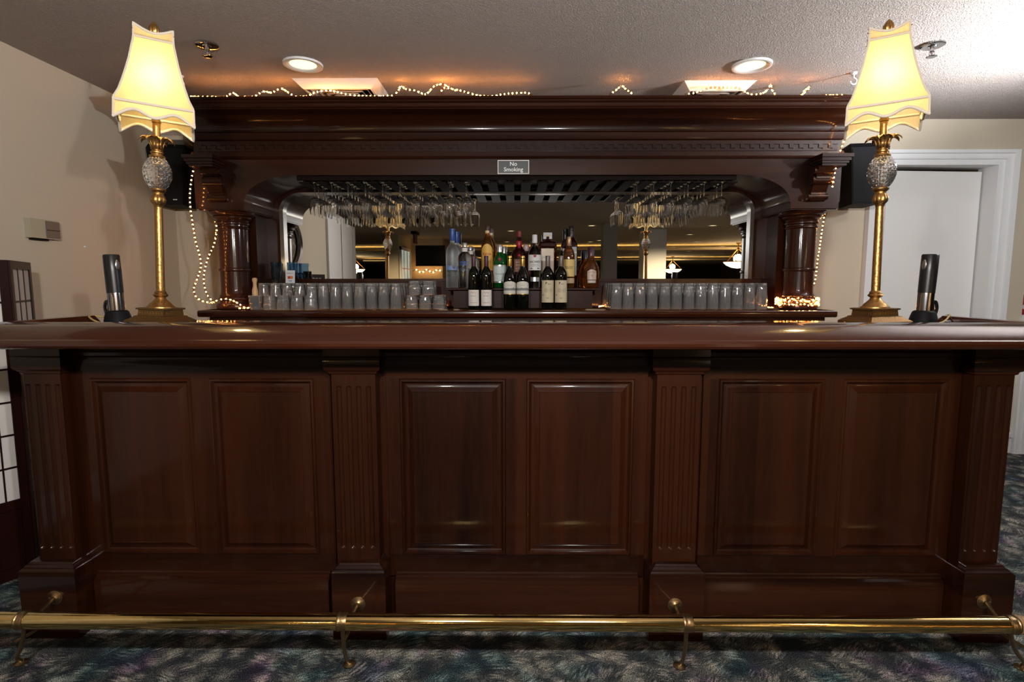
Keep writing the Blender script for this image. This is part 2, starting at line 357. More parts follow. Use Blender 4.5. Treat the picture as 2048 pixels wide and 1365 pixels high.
# ---- function room behind the viewer (appears in the mirror)
struct('wall_partition', MB().box((-3.0, -6.6, 0), (-2.7, -5.0, CH)).box((-2.7, -6.8, 0), (-1.9, -6.6, CH)), WALL2)
struct('wall_service', MB().box((-2.1, -29, 0), (-1.9, -6.8, CH)), TAN)
struct('wall_end', MB().box((-14, -30.2, 0), (14, -30, CH)), simple('dark_wall', (.035, .04, .04), .7))
struct('wall_side', MB().box((13.9, -30, 0), (14, 4.8, CH)), TAN)
struct('wall_far_left', MB().box((-14, -30, 0), (-13.9, -.6, CH)), TAN)
struct('wall_front', MB().box((-14, -.62, 0), (XL-.14, -.5, CH)), WALL2)
struct('wall_pier', MB().box((2.72, -4.6, 0), (3.2, -4.15, CH)), WHTM, 'square white pillar reflected behind the right lamp')
struct('wall_post', MB().box((1.66, -3.2, 0), (1.93, -2.9, CH)), simple('grey_post', (.28, .26, .23), .7), 'grey square pillar reflected right of the bottles')
m = MB().box((-2.7, -6.35, .8), (-2.66, -6.28, 2.1)).box((-2.7, -5.2, .8), (-2.66, -5.13, 2.1)).box((-2.7, -6.35, 2.03), (-2.66, -5.13, 2.1)).box((-2.7, -6.35, .8), (-2.66, -5.13, .87))
for y in (-5.55, -5.95): m.box((-2.7, y-.012, .8), (-2.67, y+.012, 2.1))
for z in (1.2, 1.6): m.box((-2.7, -6.3, z-.012), (-2.67, -5.15, z+.012))
wn1 = struct('window_1', m, WHTM); g = MB().box((-2.70, -6.3, .85), (-2.69, -5.15, 2.05)).build('window_pane', simple('frosted_pane', (.8, .9, .85), .3, emis=(.75, .9, .8), es=.35), wn1)
# ceiling coves with hidden warm strips
def cove(n, y, tilt):
    o = thing('ceiling_cove', f'long lit ceiling trough, {n} one back in the mirror', 'cove light', (2, y, CH-.14), R(tilt))
    MB().box((-9, -.2, 0), (9, .2, .02)).box((-9, -.22, 0), (9, -.2, .05)).box((-9, .2, 0), (9, .22, .05)).build('trough', simple('cove_paint_'+n, (.5, .42, .3), .7), o)
    MB().box((-9, -.03, .022), (9, .03, .034)).build('light_strip', simple('cove_strip_'+n, (1, .8, .4), .5, emis=(1, .62, .16), es=46), o)
cove('nearer', -9.2, 5); cove('farther', -17, 5)
# half-height far counter with string lights
struct('wall_counter', MB().box((4.0, -9.3, 0), (11, -9.0, 1.22)), simple('counter_dark', (.05, .035, .025), .5))
# ---- recessed downlights
def downlight(nm_, x, y, r=.071, proto=[None], lab=None):
    if proto[0] is None:
        o = thing('recessed_downlight', lab, 'ceiling light', (x, y, CH), 0, 'recessed ceiling lights')
        pr = [(-.0005, r*1.42), (-.010, r*1.40), (-.012, r*1.25), (-.006, r*1.0), (-.001, r*.94)]
        MB().lathe(pr, 40, cap=False).build('trim_ring', WHTM, o)
        MB().lathe([(-.003, r*.95), (-.005, r*.8), (-.006, .01)], 40).build('lens', DLE, o)
        proto[0] = o; return o
    return copy_tree(proto[0], (x, y, CH), lab)
downlight('', -1.113, 3.0, lab='lit round recessed downlight at the left, over the left part of the bar cabinet')
downlight('', 1.236, 3.03, lab='lit round recessed downlight at the right, over the right part of the bar cabinet')
DL = sorted([(929, 10.9), (1023, 12.3), (1180, 11.2), (1207, 12.6), (1178, 15.5), (1196, 15.0), (1415, 11.2), (1372, 13.2), (1386, 15.5), (1283, 15.6), (1338, 17.9), (1372, 20), (1436, 17.5), (1404, 23.2),
      (1259, 21.5), (1238, 24.5), (1490, 18.6), (1438, 21.5), (1160, 24), (756, 16.5), (752, 22), (1015, 15.5), (1022, 20), (1095, 18), (1150, 19)])
cnt = {}
for px, dep in DL:
    X = (px-1033)/1100*dep
    if X < 0 and dep > 14 and px > 800: X = max(X, -1.2)
    if dep < 8+8-.01+.0 and False: pass
    if abs(7.84-dep+9.0) < .4: dep += .9
    zone = 'left of the bottles' if px < 1000 else 'above the bottles' if px < 1200 else 'at the right'
    near = 'larger nearer' if dep < 15.8 else 'smaller farther'
    key = (zone, near); cnt[key] = cnt.get(key, 0)+1
    o = downlight('', X, 7.84-dep, lab=f'{near} lit ceiling downlight reflected in the mirror {zone}, {ORD[cnt[key]-1]} from left')
    o['group'] = 'downlights reflected in the mirror'
# added spots standing in for the far room's downlights; the strongest whitens the pillar
for x, y, en in ((-1.0, -4.2, 60), (3.2, -2.9, 230), (-2.4, -3.6, 120), (.8, -5.5, 50), (5, -6, 60), (-6, -9, 80), (4.5, -13, 90), (-7, -18, 90), (1, -20, 90), (9, -21, 90)):
    light('far_room_fill', 'SPOT', (x, y, CH-.03), en*2.2, (1, .74, .44), .04, (x, y, 0), 150, .7)
for x, y in ((6.3, -8.1), (6.7, -16.1), (-6.9, -16.1)): light('pendant_glow', 'POINT', (x, y, 1.95), 70, (1, .74, .38), .12)
# ---- pendant bowls
def pendant(x, y, lab, src=None, s=1.0):
    if src: return copy_tree(src, (x, y, CH), lab)
    o = thing('pendant_bowl_light', lab, 'pendant light', (x, y, CH), 0, 'alabaster bowl pendants')
    MB().lathe([(-.72, .02), (-.70, .16), (-.63, .31), (-.56, .38), (-.545, .39)], 32).build('bowl', simple('alabaster_bowl', (1, .9, .7), .5, emis=(1, .86, .55), es=3.2), o)
    MB().lathe([(-.545, .40), (-.53, .41), (-.515, .40)], 32).build('rim', GOLDD, o)
    for a in (0, 120, 240): MB().tube([(.39*math.cos(R(a)), .39*math.sin(R(a)), -.53), (.02*math.cos(R(a)), .02*math.sin(R(a)), -.17)], .014, 8).build('hanging_rod', GOLD, o)
    MB().lathe([(0, .07), (-.03, .06), (-.05, .015), (-.12, .012), (-.15, .035), (-.19, .03)], 16).build('canopy', GOLD, o); return o
p1 = pendant(6.3, -8.1, 'large lit bowl pendant on three rods at the mirror right edge')
pendant(6.7, -16.1, 'small lit bowl pendant beside the white pillar in the mirror', p1)
pendant(-6.9, -16.1, 'lit bowl pendant beside the white door frame in the mirror left part', p1)
# ---- television and exit sign in the reflected room
o = thing('television', 'black wall television in the mirror above string lights', 'television', (-2.1, -5.9, 1.67))
MB().box((-.36, -.03, 0), (.36, .03, .5)).build('casing', BLK, o); MB().box((-.34, .0301, .02), (.34, .035, .48)).build('screen', BLKG, o); MB().box((-.05, -.66, .2), (.05, -.031, .3)).build('wall_arm', BLK, o)
o = thing('hanging_sign', 'small brown hanging sign box in the mirror above the television', 'sign', (-2.25, -4.7, 2.13))
MB().box((-.02, -.16, 0), (.02, .16, .2)).build('housing', simple('exit_box', (.10, .05, .03), .6), o); MB().box((-.06, -.2, .2), (.06, .2, .26)).build('mount', BLK, o)
def bulbs_of(o, pts, spacing, r, m, most=100, shared=[None]):
    # walk along the path and put a little bulb every «spacing»
    acc = 0; out = []; prev = Vector(pts[0])
    for p in pts[1:]:
        p = Vector(p); d = (p-prev).length
        while acc+d >= spacing:
            t_ = (spacing-acc)/d; prev = prev.lerp(p, t_); out.append(prev.copy()); d = (p-prev).length; acc = 0
        acc += d; prev = p
    L = o.location; key = (r, m.name)
    if not isinstance(shared[0], dict): shared[0] = {}
    for i, p in enumerate(out[:most]):
        if key not in shared[0]:
            b_ = MB().sphere((0, 0, 0), r, 8, 6).build('bulb', m, o); shared[0][key] = b_.data
        else:
            b_ = bpy.data.objects.new('bulb', shared[0][key]); COL.objects.link(b_); b_.parent = o
        b_.location = p-L
    if len(out) > most:
        mb = MB()
        for p in out[most:]: mb.sphere(p, r, 6, 4)
        mb.build('bulbs', m, o, True)['kind'] = 'stuff'
o = thing('string_lights', 'string of tiny warm lights in the mirror at its lower right', 'string lights', (4.0, -9.0, 1.2))
pts = [(4.0+i*.14, -8.95, 1.24+.05*math.sin(i*1.3)+.02*math.sin(i*3.1)) for i in range(48)]
MB().tube(pts, .006, 5).build('wire', BLK, o, True); bulbs_of(o, pts, .12, .018, EMW, 90)
o = thing('string_lights', 'string of tiny warm lights in the mirror below the television', 'string lights', (-2.6, -6.5, 1.5))
pts = [(-2.65+i*.05, -6.52, 1.56+.04*math.sin(i*1.1)) for i in range(16)]
MB().tube(pts, .006, 5).build('wire', BLK, o, True); bulbs_of(o, pts, .10, .016, EMW, 90)
# ---- sprinklers, ceiling hooks, vents
def sprinkler(x, y, lab):
    o = thing('fire_sprinkler', lab, 'sprinkler', (x, y, CH))
    MB().lathe([(0, .052), (-.006, .053), (-.010, .045), (-.008, .02), (-.012, .018)], 28).build('escutcheon', CHR, o)
    b_ = MB().lathe([(-.010, .009), (-.03, .008), (-.033, .011), (-.036, .006), (-.05, .004)], 12)
    b_.tube([(.011, 0, -.03), (.013, 0, -.045), (.004, 0, -.055)], .0018, 6).tube([(-.011, 0, -.03), (-.013, 0, -.045), (-.004, 0, -.055)], .0018, 6)
    b_.lathe([(-.054, .022), (-.056, .023), (-.058, .018)], 20); b_.build('sprinkler_head', CHR, o)
sprinkler(-1.483, 2.76, 'chrome fire sprinkler on the ceiling right of the left lamp')
sprinkler(1.999, 2.79, 'chrome fire sprinkler on the ceiling right of the right lamp')
def hook(x, y, lab):
    o = thing('ceiling_hook', lab, 'hook', (x, y, CH))
    MB().lathe([(0, .017), (-.008, .015), (-.012, .006)], 16).build('plate', WHTM, o)
    pts = [(0, 0, -.01), (0, 0, -.028)]+[(.017*math.sin(a), 0, -.045+.017*math.cos(a)) for a in [i*PI/8 for i in range(1, 13)]]
    MB().tube(pts, .0035, 8).build('hook_wire', WHTM, o)
hook(-1.853, 3.16, 'small white ceiling hook beside the left lamp shade'); hook(1.837, 3.14, 'small white ceiling hook beside the right lamp shade')
def vent(x0, x1, y0, y1, lab):
    o = thing('air_vent', lab, 'air vent', ((x0+x1)/2, (y0+y1)/2, CH)); hx, hy = (x1-x0)/2, (y1-y0)/2
    def ringb(sx, sy, z): return [(-sx, -sy, z), (sx, -sy, z), (sx, sy, z), (-sx, sy, z)]
    MB().loft([ringb(hx, hy, 0), ringb(hx-.045, hy-.045, -.042), ringb(hx-.055, hy-.055, -.042), ringb(hx-.05, hy-.05, -.012)], False, False).build('frame', WHTM, o)
    MB().box((-hx+.05, -hy+.05, -.008), (hx-.05, hy-.05, -.003)).build('duct_back', BLK, o)
    for i in range(4):
        a = .075+.035*i
        MB().loft([ringb(hx-a, hy-a, -.036), ringb(hx-a-.02, hy-a-.02, -.012), ringb(hx-a-.022, hy-a-.022, -.012), ringb(hx-a-.003, hy-a-.003, -.038)], False, False, True).build('louvre', simple('vent_paint%d' % i, (.42, .40, .38), .5), o)
vent(-1.255, -.775, 3.2, 3.78, 'square white ceiling air vent above the left part of the cabinet'); vent(.95, 1.36, 3.25, 3.72, 'square white ceiling air vent above the right part of the cabinet')
# ---- thermostat
o = thing('thermostat', 'beige box thermostat on the left wall', 'thermostat', (XL, 2.84, 1.525))
MB().box((0, -.085, -.048), (.034, .085, .048)).build('casing', simple('beige_plastic', (.40, .37, .27), .5), o)
MB().box((.0342, .0, -.043), (.040, .082, .042)).build('cover', simple('grey_brown_cover', (.15, .125, .10), .4), o)
MB().box((.0402, .0, -.005), (.041, .082, -.002)).build('groove', BLK, o)
MB().box((.004, -.07, -.057), (.022, .03, -.0485)).build('sensor_bar', BLK, o)
tag(MB().lathe([(0, .006), (.004, .006), (.009, .003)], 10).xf(Matrix.Translation((XL, 3.13, 1.455)) @ Matrix.Rotation(PI/2, 4, 'Y')).build('nail', WHTM), 'tiny white wall plug on the left wall below the thermostat', 'wall plug')
# ---- wall clock on the left wall (seen in mirror)
o = thing('wall_clock', 'round chrome framed wall clock reflected at the mirror left edge', 'clock', (XL, 1.80, 1.67))
RY = Matrix.Rotation(PI/2, 4, 'Y')
MB().lathe([(0, .27), (.03, .285), (.06, .27), (.075, .24), (.06, .215), (.03, .21)], 48, cap=False).xf(RY).build('rim', CHR, o)
MB().lathe([(.012, .21), (.016, .205), (.016, .01)], 48).xf(RY).build('dial', simple('dark_dial', (.09, .07, .04), .25, coat=1), o)
MB().lathe([(.02, .165), (.024, .16), (.02, .155)], 48, cap=False).xf(RY).build('dial_ring', CHR, o)
MB().box((.02, -.004, 0), (.023, .004, .14)).box((.02, 0, -.004), (.023, .1, .004)).build('hand', CHR, o)
MB().tube(catmull([(.01, .12, -.24), (.03, .2, -.3), (.02, .16, -.38), (.01, .1, -.33), (.015, .13, -.45), (.012, .12, -.62)]), .004, 6).build('power_cord', BLK, o)
# ---- shoji screen
o = thing('folding_screen', 'folding paper screen with dark wood lattice at the left end of the bar', 'folding screen', (-2.18, 1.9, 0))
zz = [(-2.26, 2.55), (-2.10, 2.27), (-2.26, 1.97), (-2.10, 1.69), (-2.26, 1.41)]
PAP = simple('rice_paper', (.62, .60, .58), .8)
for i in range(4):
    (xa, ya), (xb, yb) = zz[i], zz[i+1]; L_ = math.hypot(xb-xa, yb-ya)-.004
    M = Matrix.Translation((xa, ya, 0)) @ Matrix.Rotation(math.atan2(yb-ya, xb-xa), 4, 'Z')
    f = MB().box((0, -.012, 0), (.03, .012, 1.345)).box((L_-.03, -.012, 0), (L_, .012, 1.345)).box((.03, -.012, 1.31), (L_-.03, .012, 1.345)).box((.03, -.012, 0), (L_-.03, .012, .05)).box((.03, -.012, .30), (L_-.03, .012, .34)).xf(M)
    fr = f.build('frame', WS, o, True)
    l_ = MB()
    nc = 3 if i == 0 else 6
    for k in range(1, nc): l_.box((.03+(L_-.06)*k/nc-.003, -.009, .34), (.03+(L_-.06)*k/nc+.003, .009, 1.31))
    for k in range(1, 7): l_.box((.03, -.008, .34+.97*k/7-.004), (L_-.03, .008, .34+.97*k/7+.004))
    l_.xf(M).build('lattice', WS, o, True)
    MB().box((.03, .003, .34), (L_-.03, .006, 1.31)).xf(M).build('paper', PAP, o, True)
    MB().box((.03, -.005, .05), (L_-.03, .005, .30)).xf(M).build('kick_panel', WS, o, True)
# ---- fire extinguisher at the far right
o = thing('fire_extinguisher', 'red fire extinguisher with white label at the right edge', 'fire extinguisher', (3.91, 4.30, .955))
RED = simple('extinguisher_red', (.32, .006, .012), .3, coat=.6)
MB().lathe([(0, .06), (.01, .078), (.03, .08), (.36, .08), (.40, .07), (.43, .04), (.45, .025)], 32).build('cylinder', RED, o)
MB().lathe([(.45, .022), (.47, .024), (.50, .02), (.52, .016)], 16).build('valve', BRASSD, o)
MB().box((-.055, -.012, .50), (.07, .012, .515)).box((-.06, -.010, .53), (.075, .010, .54)).build('handle', simple('yellow_handle', (.45, .30, .02), .4), o)
lb = patch(MB(), .081, .21, .32, 1.15).build('label', simple('white_label', (.6, .6, .6), .5), o)
t = MB(); strokes(t, .0816, .30, .09, .010, -.3); strokes(t, .0816, .275, .10, .007, -.2); strokes(t, .0816, .255, .06, .007, -.5)
for a in (-.75, -.35): t.add([(p[0], p[1], p[2]) for p in patch(MB(), .0816, .222, .238, .1, 3, 0, a).v], patch(MB(), .0816, .222, .238, .1, 3, 0, a).f)
t.build('lettering', BLK, lb)
patch(MB(), .081, .10, .125, .6, 12, .02).build('crest', simple('crest_grey', (.55, .55, .58), .5), o)
MB().box((-.03, .08, .3), (.03, .1995, .34)).build('wall_bracket', BLK, o)
# ================================================================ front bar
YF = 1.90                                   # plane of the panelling
bar = thing('bar_counter', 'long mahogany bar counter with raised panels and fluted pilasters', 'bar counter', (0, 2.0, 0))
HX = 1.69
MB().box((-HX+.01, YF+.012, 0), (HX-.01, YF+.03, 1.04)).build('front_board', WV, bar, True)
for s in (-1, 1):
    a, b = sorted((s*HX, s*(HX-.03))); MB().box((a, YF+.0305, 0), (b, 2.28, 1.04)).build('side_panel', WV, bar, True)
MB().box((-HX+.031, 2.05, .3), (HX-.031, 2.27, .32)).box((-HX+.031, 2.05, .65), (HX-.031, 2.27, .67)).build('inner_shelf', WH, bar, True)
MB().box((-1.64, 1.752, 1.045), (1.64, 2.33, 1.092)).build('bar_top', WTOP, bar, True)
prof = [(-.045, 1.0925), (-.028, 1.094), (-.014, 1.112), (0, 1.1255), (.012, 1.1275), (.03, 1.124), (.055, 1.115), (.08, 1.102), (.097, 1.090), (.104, 1.083), (.107, 1.079), (.111, 1.081), (.117, 1.082),
        (.123, 1.079), (.128, 1.071), (.128, 1.063), (.123, 1.056), (.112, 1.052), (.09, 1.049), (.02, 1.046), (-.045, 1.0455)]
def mitre(prof, hx, yf, yb):
    rings = []
    for pts in ([(-(hx+o), yb, z) for o, z in prof], [(-(hx+o), yf-o, z) for o, z in prof], [((hx+o), yf-o, z) for o, z in prof], [((hx+o), yb, z) for o, z in prof]): rings.append(pts)
    return rings
MB().loft(mitre(prof, 1.635, 1.745, 2.12), True, True).build('arm_rail', WTOP, bar, True, sharp=25)
# frieze and bed moulding under the overhang
fr = [(0, .945), (.004, .945), (.004, .975), (.010, .985), (.010, .992), (.022, 1.0), (.026, 1.012), (.022, 1.02), (.04, 1.035), (.045, 1.045), (0, 1.045)]
MB().loft(mitre(fr, HX, YF, 2.28), True, False).build('bed_moulding', WH, bar, True)
def raised_panel(x0, x1, z0, z1, y):
    L = [(0, 0), (.004, -.006), (.010, -.007), (.014, .002), (.019, .006), (.022, .006), (.034, -.002), (.046, -.009), (.048, -.0065), (.052, -.0065)]
    r = [[(x0+i, y+d, z0+i), (x1-i, y+d, z0+i), (x1-i, y+d, z1-i), (x0+i, y+d, z1-i)] for i, d in L]
    return MB().loft(r, False, False).add(r[-1], [(0, 1, 2, 3)])
BAYS = [(-1.545, -.652, ((-1.500, -1.142), (-1.080, -.709))), (-.455, .462, ((-.41, -.035), (.036, .415))), (.655, 1.55, ((.709, 1.078), (1.14, 1.508)))]
for x0, x1, ps in BAYS:
    z0, z1 = .272, .918
    MB().box((x0, YF, z1), (x1, YF+.012, .945)).build('frame_rail', WH, bar, True)
    MB().box((x0, YF, .19), (x1, YF+.012, z0)).build('frame_rail', WH, bar, True)
    xs = [x0]+[v for p in ps for v in p]+[x1]
    for i in (0, 2, 4): MB().box((xs[i], YF, z0), (xs[i+1], YF+.012, z1)).build('frame_stile', WV, bar, True)
    for a, b in ps: raised_panel(a, b, z0, z1, YF).build('raised_panel', WV, bar, True)
    bp = [(YF+.0, .0), (YF-.028, .0), (YF-.028, .178), (YF-.024, .184), (YF-.024, .187), (YF-.015, .193), (YF-.013, .199), (YF-.006, .203), (YF-.004, .208), (YF, .21)]
    MB().prism(bp, x0+.022, x1-.022, 'x').build('base_board', WH, bar, True)
def fluted(cx, hw, y, z0, z1, fz0, fz1, dep=.05):
    fl = [cx+(k-1.5)*.0338 for k in range(4)]; w_ = .0088
    xs = [cx-hw]; 
    for c in fl: xs += [c-w_-.001]+[c-w_+2*w_*j/8 for j in range(9)]+[c+w_+.001]
    xs += [cx+hw]
    zs = [z0]+[fz0-.001]+[fz0+w_*j/5 for j in range(6)]+[fz0+w_+(fz1-fz0-2*w_)*j/12 for j in range(1, 12)]+[fz1-w_+w_*j/5 for j in range(6)]+[fz1+.001, z1]
    def dd(x, z):
        best = 0
        for c in fl:
            zz_ = min(max(z, fz0+w_), fz1-w_); d2_ = (x-c)**2+(z-zz_)**2
            if d2_ < w_*w_: best = math.sqrt(w_*w_-d2_)*.8
        return best
    nx, nz = len(xs), len(zs)
    v = [(x, y+dd(x, z), z) for z in zs for x in xs]; f = [(j*nx+i, j*nx+i+1, (j+1)*nx+i+1, (j+1)*nx+i) for j in range(nz-1) for i in range(nx-1)]
    m = MB().add(v, f, True)
    b = [(cx-hw, y), (cx+hw, y), (cx+hw, y+dep), (cx-hw, y+dep)]
    for (xa, ya), (xb, yb) in ((b[1], b[2]), (b[2], b[3]), (b[3], b[0])): m.add([(xa, ya, z0), (xb, yb, z0), (xb, yb, z1), (xa, ya, z1)], [(0, 1, 2, 3)])
    return m
def collar(x0, x1, y0, yb, L):   # stacked mitred profile on three sides: list of (out, z)
    return MB().loft([[(x0-o, yb, z), (x0-o, y0-o, z), (x1+o, y0-o, z), (x1+o, yb, z)] for o, z in L], True, False)
for cx, hw, px0, px1 in ((-1.627, .064, -1.738, -1.540), (-.556, .075, -.642, -.455), (.556, .075, .465, .655), (1.622, .067, 1.547, 1.722)):
    zf0, zf1 = (.312, .905) if abs(cx) > 1 else (.318, .900)
    p = fluted(cx, hw, 1.852, .255, .955, zf0, zf1, YF+.01-1.852).build('pilaster', WV, bar, True, sharp=50)
    x0, x1 = cx-hw, cx+hw
    collar(x0, x1, 1.852, YF+.011, [(0.001, .940), (.006, .943), (.008, .951), (.012, .953), (.018, .958), (.021, .964), (.021, 1.0), (.019, 1.003), (.021, 1.005), (.021, 1.0455)]).build('capital', WH, p, False).location = (0, 0, 0)
    p.children[0].data.transform(Matrix.Translation((0, -2.0, 0)))
    c2 = collar(px0, px1, 1.812, YF+.011, [(0, 0), (0, .245), (-.004, .252), (-.008, .254), (-.014, .262), (-.02, .265), (-.024, .272), (-.034, .274)]).build('plinth', WH, p, False); c2.data.transform(Matrix.Translation((0, -2.0, 0)))
# ---- brass foot rail
rail = thing('foot_rail', 'polished brass foot rail running along the bar front', 'foot rail', (0, 1.57, 0))
ZR = .226; RR = .0245
def rl(): return Matrix.Rotation(PI/2, 4, 'Y')
for a, b in ((-1.95, -1.515), (-1.49, -.54), (-.515, .505), (.53, 1.478)):
    m = MB().lathe([(a, RR), (b, RR)], 40).xf(Matrix.Translation((0, 0, ZR)) @ rl()); m.build('tube', BRASS, rail)
for i, cx in enumerate((-1.503, -.527, .517, 1.492)):
    prf = [(-.014, RR*1.0), (-.013, RR*1.10), (-.009, RR*1.14), (-.006, RR*1.05), (0, RR*1.09), (.006, RR*1.05), (.009, RR*1.14), (.013, RR*1.10), (.014, RR)]
    if i in (1, 2): prf = [(-.014, RR*1.0), (-.013, RR*1.07), (-.009, RR*1.10), (-.006, RR*1.03), (0, RR*1.05), (.013, RR*1.045), (.016, RR)]
    MB().lathe(prf, 40).xf(Matrix.Translation((cx, 0, ZR)) @ rl()).build('joint_ring', BRASSD, rail)
    # curved foot down to the carpet and an arm back to the plinth
    fx, fy = (cx-.035, cx+.035)[cx > 0] if abs(cx) > 1 else cx+(-.02 if cx < 0 else .02), 1.685-1.57
    if abs(cx) > 1: fx = -1.635 if cx < 0 else 1.65
    m = MB().tube(catmull([(cx, 0, ZR-RR*.9), (cx+(fx-cx)*.15, .012, ZR-.07), (cx+(fx-cx)*.4, .035, ZR-.12), (cx+(fx-cx)*.8, .075, .05), (fx, fy, .008)]), .0062, 10)
    m.tube(catmull([(cx, .012, ZR-RR*.8), (cx+.008, .03, ZR-.05), (cx+(fx-cx)*.4, .022, ZR-.085)]), .005, 8)
    fo = m.build('bracket_leg', BRASSD, rail)
    MB().lathe([(0, .02), (.004, .021), (.008, .012), (.012, .008)], 20).xf(Matrix.Translation((fx, fy, 0))).build('foot', BRASSD, fo)
    mx = {0: -1.612, 1: -.55, 2: .553, 3: 1.619}[i]; mz = .155 if abs(cx) > 1 else .137
    ar = MB().tube(catmull([(cx, .015, ZR-.01), ((cx+mx)/2, .12, (ZR-.01+mz)/2-.01), (mx, .2405-.012, mz)]), .0065, 10).build('wall_arm', BRASSD, rail)
    pl = MB().lathe([(0, .026), (.004, .026), (.008, .014), (.012, .009)], 24)
    for s in (-1, 1): pl.sphere((s*.017, 0, .005), .004, 8, 5)
    pl.xf(Matrix.Translation((mx, 1.812-1.57-.0005, mz)) @ Matrix.Rotation(PI/2, 4, 'X')); pl.build('mounting_plate', BRASSD, ar)
MB().lathe([(1.506, RR*.9), (1.508, RR*1.12), (1.514, RR*1.12), (1.52, RR*.95), (1.528, RR*1.03), (1.538, RR*.95), (1.545, RR*.6), (1.547, .002)], 32).xf(Matrix.Translation((0, 0, ZR)) @ rl()).build('end_cap', simple('tan_end_cap', (.34, .20, .09), .4), rail)
# ================================================================ table lamps
def lamp(x, lab, rot, tilt):
    o = thing('table_lamp', lab, 'lamp', (x, 2.05, 1.0955), 0, 'pair of gilt candlestick lamps'); o.rotation_euler = (0, tilt, 0)
    B = Matrix.Rotation(R(rot[0]), 4, 'Z')
    def sqr(L): return MB().loft([[(-h, -h, z), (h, -h, z), (h, h, z), (-h, h, z)] for z, h in L], True, False).xf(B)
    ba = sqr([(0, .083), (.016, .083), (.018, .08), (.020, .078), (.030, .062), (.034, .060), (.036, .052), (.056, .050), (.058, .056), (.063, .056), (.064, .05)]).build('base', GOLDD, o)
    m = MB()
    for a in range(4):
        for k in (-.045, .045): m.sphere(Matrix.Rotation(a*PI/2, 3, 'Z') @ Vector((k, -.084, .009)), .0045, 8, 6)
    m.xf(B).build('rosette', GOLD, ba)
    m = MB()
    for a in range(4):
        for k in range(-4, 5): m.add([tuple(Matrix.Rotation(a*PI/2, 3, 'Z') @ Vector(p)) for p in ((k*.0108-.005, -.0515, .046), (k*.0108, -.0522, .053), (k*.0108+.005, -.0515, .046), (k*.0108, -.0522, .039))], [(0, 1, 2, 3)])
    m.xf(B).build('diaper_relief', GOLD, ba)
    MB().lathe([(.064, .048), (.068, .047), (.072, .04), (.078, .037), (.086, .028), (.095, .019), (.102, .0165), (.106, .022), (.110, .0255), (.114, .023), (.117, .019), (.120, .0205), (.124, .018), (.127, .015)], 36).build('turned_foot', GOLD, o)
    MB().lathe([(.127, .0148), (.2, .0146), (.43, .0135), (.44, .0135)], 32).build('column', GOLD, o)
    k = MB().lathe([(.432, .014), (.44, .016), (.448, .021), (.46, .0235), (.470, .021), (.478, .017), (.484, .018), (.487, .022), (.492, .026), (.496, .0265), (.498, .02)], 48)
    for i, p in enumerate(k.v):
        a = math.atan2(p[1], p[0]); 
        if .44 < p[2] < .478: q = 1+.13*abs(math.cos(4*a)); k.v[i] = (p[0]*q, p[1]*q, p[2])
    k.build('leaf_capital', GOLD, o)
    # cut crystal egg with diamond facets
    n = 16; kk = 16; v = []; f = []
    def er(t): return .0455*math.sin(PI*(.13+.74*min(1, max(0, t))))**.75+.001
    for j in range(kk+1):
        t = j/kk; z = .498+.112*t; off = (j % 2)*PI/n
        for i in range(n): v.append((er(t)*.98*math.cos(2*PI*i/n+off), er(t)*.98*math.sin(2*PI*i/n+off), z))
    for j in range(kk-1):
        for i in range(n):
            lo, hi = j*n+i, (j+2)*n+i
            if j % 2 == 0: l_, r_ = (j+1)*n+(i-1) % n, (j+1)*n+i
            else: l_, r_ = (j+1)*n+i, (j+1)*n+(i+1) % n
            t = (j+1)/kk; a = 2*PI*i/n+(j % 2)*PI/n; c_ = len(v); v.append((er(t)*1.012*math.cos(a), er(t)*1.012*math.sin(a), .498+.112*t))
            f += [(lo, r_, c_), (r_, hi, c_), (hi, l_, c_), (l_, lo, c_)]
    for j, s_ in ((0, 1), (kk-1, -1)):
        for i in range(n):
            if j == 0: f.append((i, (i+1) % n, n+i))
            else: f.append((kk*n+i, kk*n+(i+1) % n, (kk-1)*n+(i+1) % n))
    f += [list(range(n)), [kk*n+i for i in range(n)]]
    MB().add(v, f).build('crystal_egg', CRY, o, sharp=5)
    MB().tube([(0, 0, .49), (0, 0, .62)], .0055, 12).build('inner_rod', GOLD, o)
    MB().lathe([(.608, .022), (.611, .0265), (.616, .025), (.618, .018), (.622, .0175), (.625, .021), (.629, .021), (.632, .0165), (.636, .016)], 32).build('upper_collar', GOLD, o)
    k = MB().lathe([(.634, .014), (.645, .0165), (.655, .017), (.662, .019), (.664, .016)], 24); 
    lf = k
    for q in range(8):
        a = q*PI/4; v = []
        pr = [(.016, .638, .008), (.018, .655, .0105), (.022, .668, .0115), (.034, .678, .0125), (.047, .678, .010), (.056, .670, .005), (.058, .664, .001)]
        for (r_, z, w_) in pr:
            for s_ in (-1, 0, 1): v.append((r_*math.cos(a)-s_*w_*math.sin(a), r_*math.sin(a)+s_*w_*math.cos(a), z-(.003 if s_ == 0 else 0)))
        f = [(i*3+j, i*3+j+1, (i+1)*3+j+1, (i+1)*3+j) for i in range(len(pr)-1) for j in range(2)]
        lf.add(v, f, True)
    lo = lf.build('leaf_crown', GOLD, o); sm = lo.modifiers.new('s', 'SOLIDIFY'); sm.thickness = .0022
    MB().lathe([(.662, .0125), (.73, .012), (.732, .0145), (.742, .0145), (.745, .012), (.775, .011)], 24).build('candle_sleeve', GOLD, o)
    MB().sphere((0, 0, .85), .024, 16, 12, (1, 1, 1.25)).build('light_bulb', simple('lamp_bulb_glow', (1, .9, .7), .5, emis=(1, .68, .28), es=38), o)
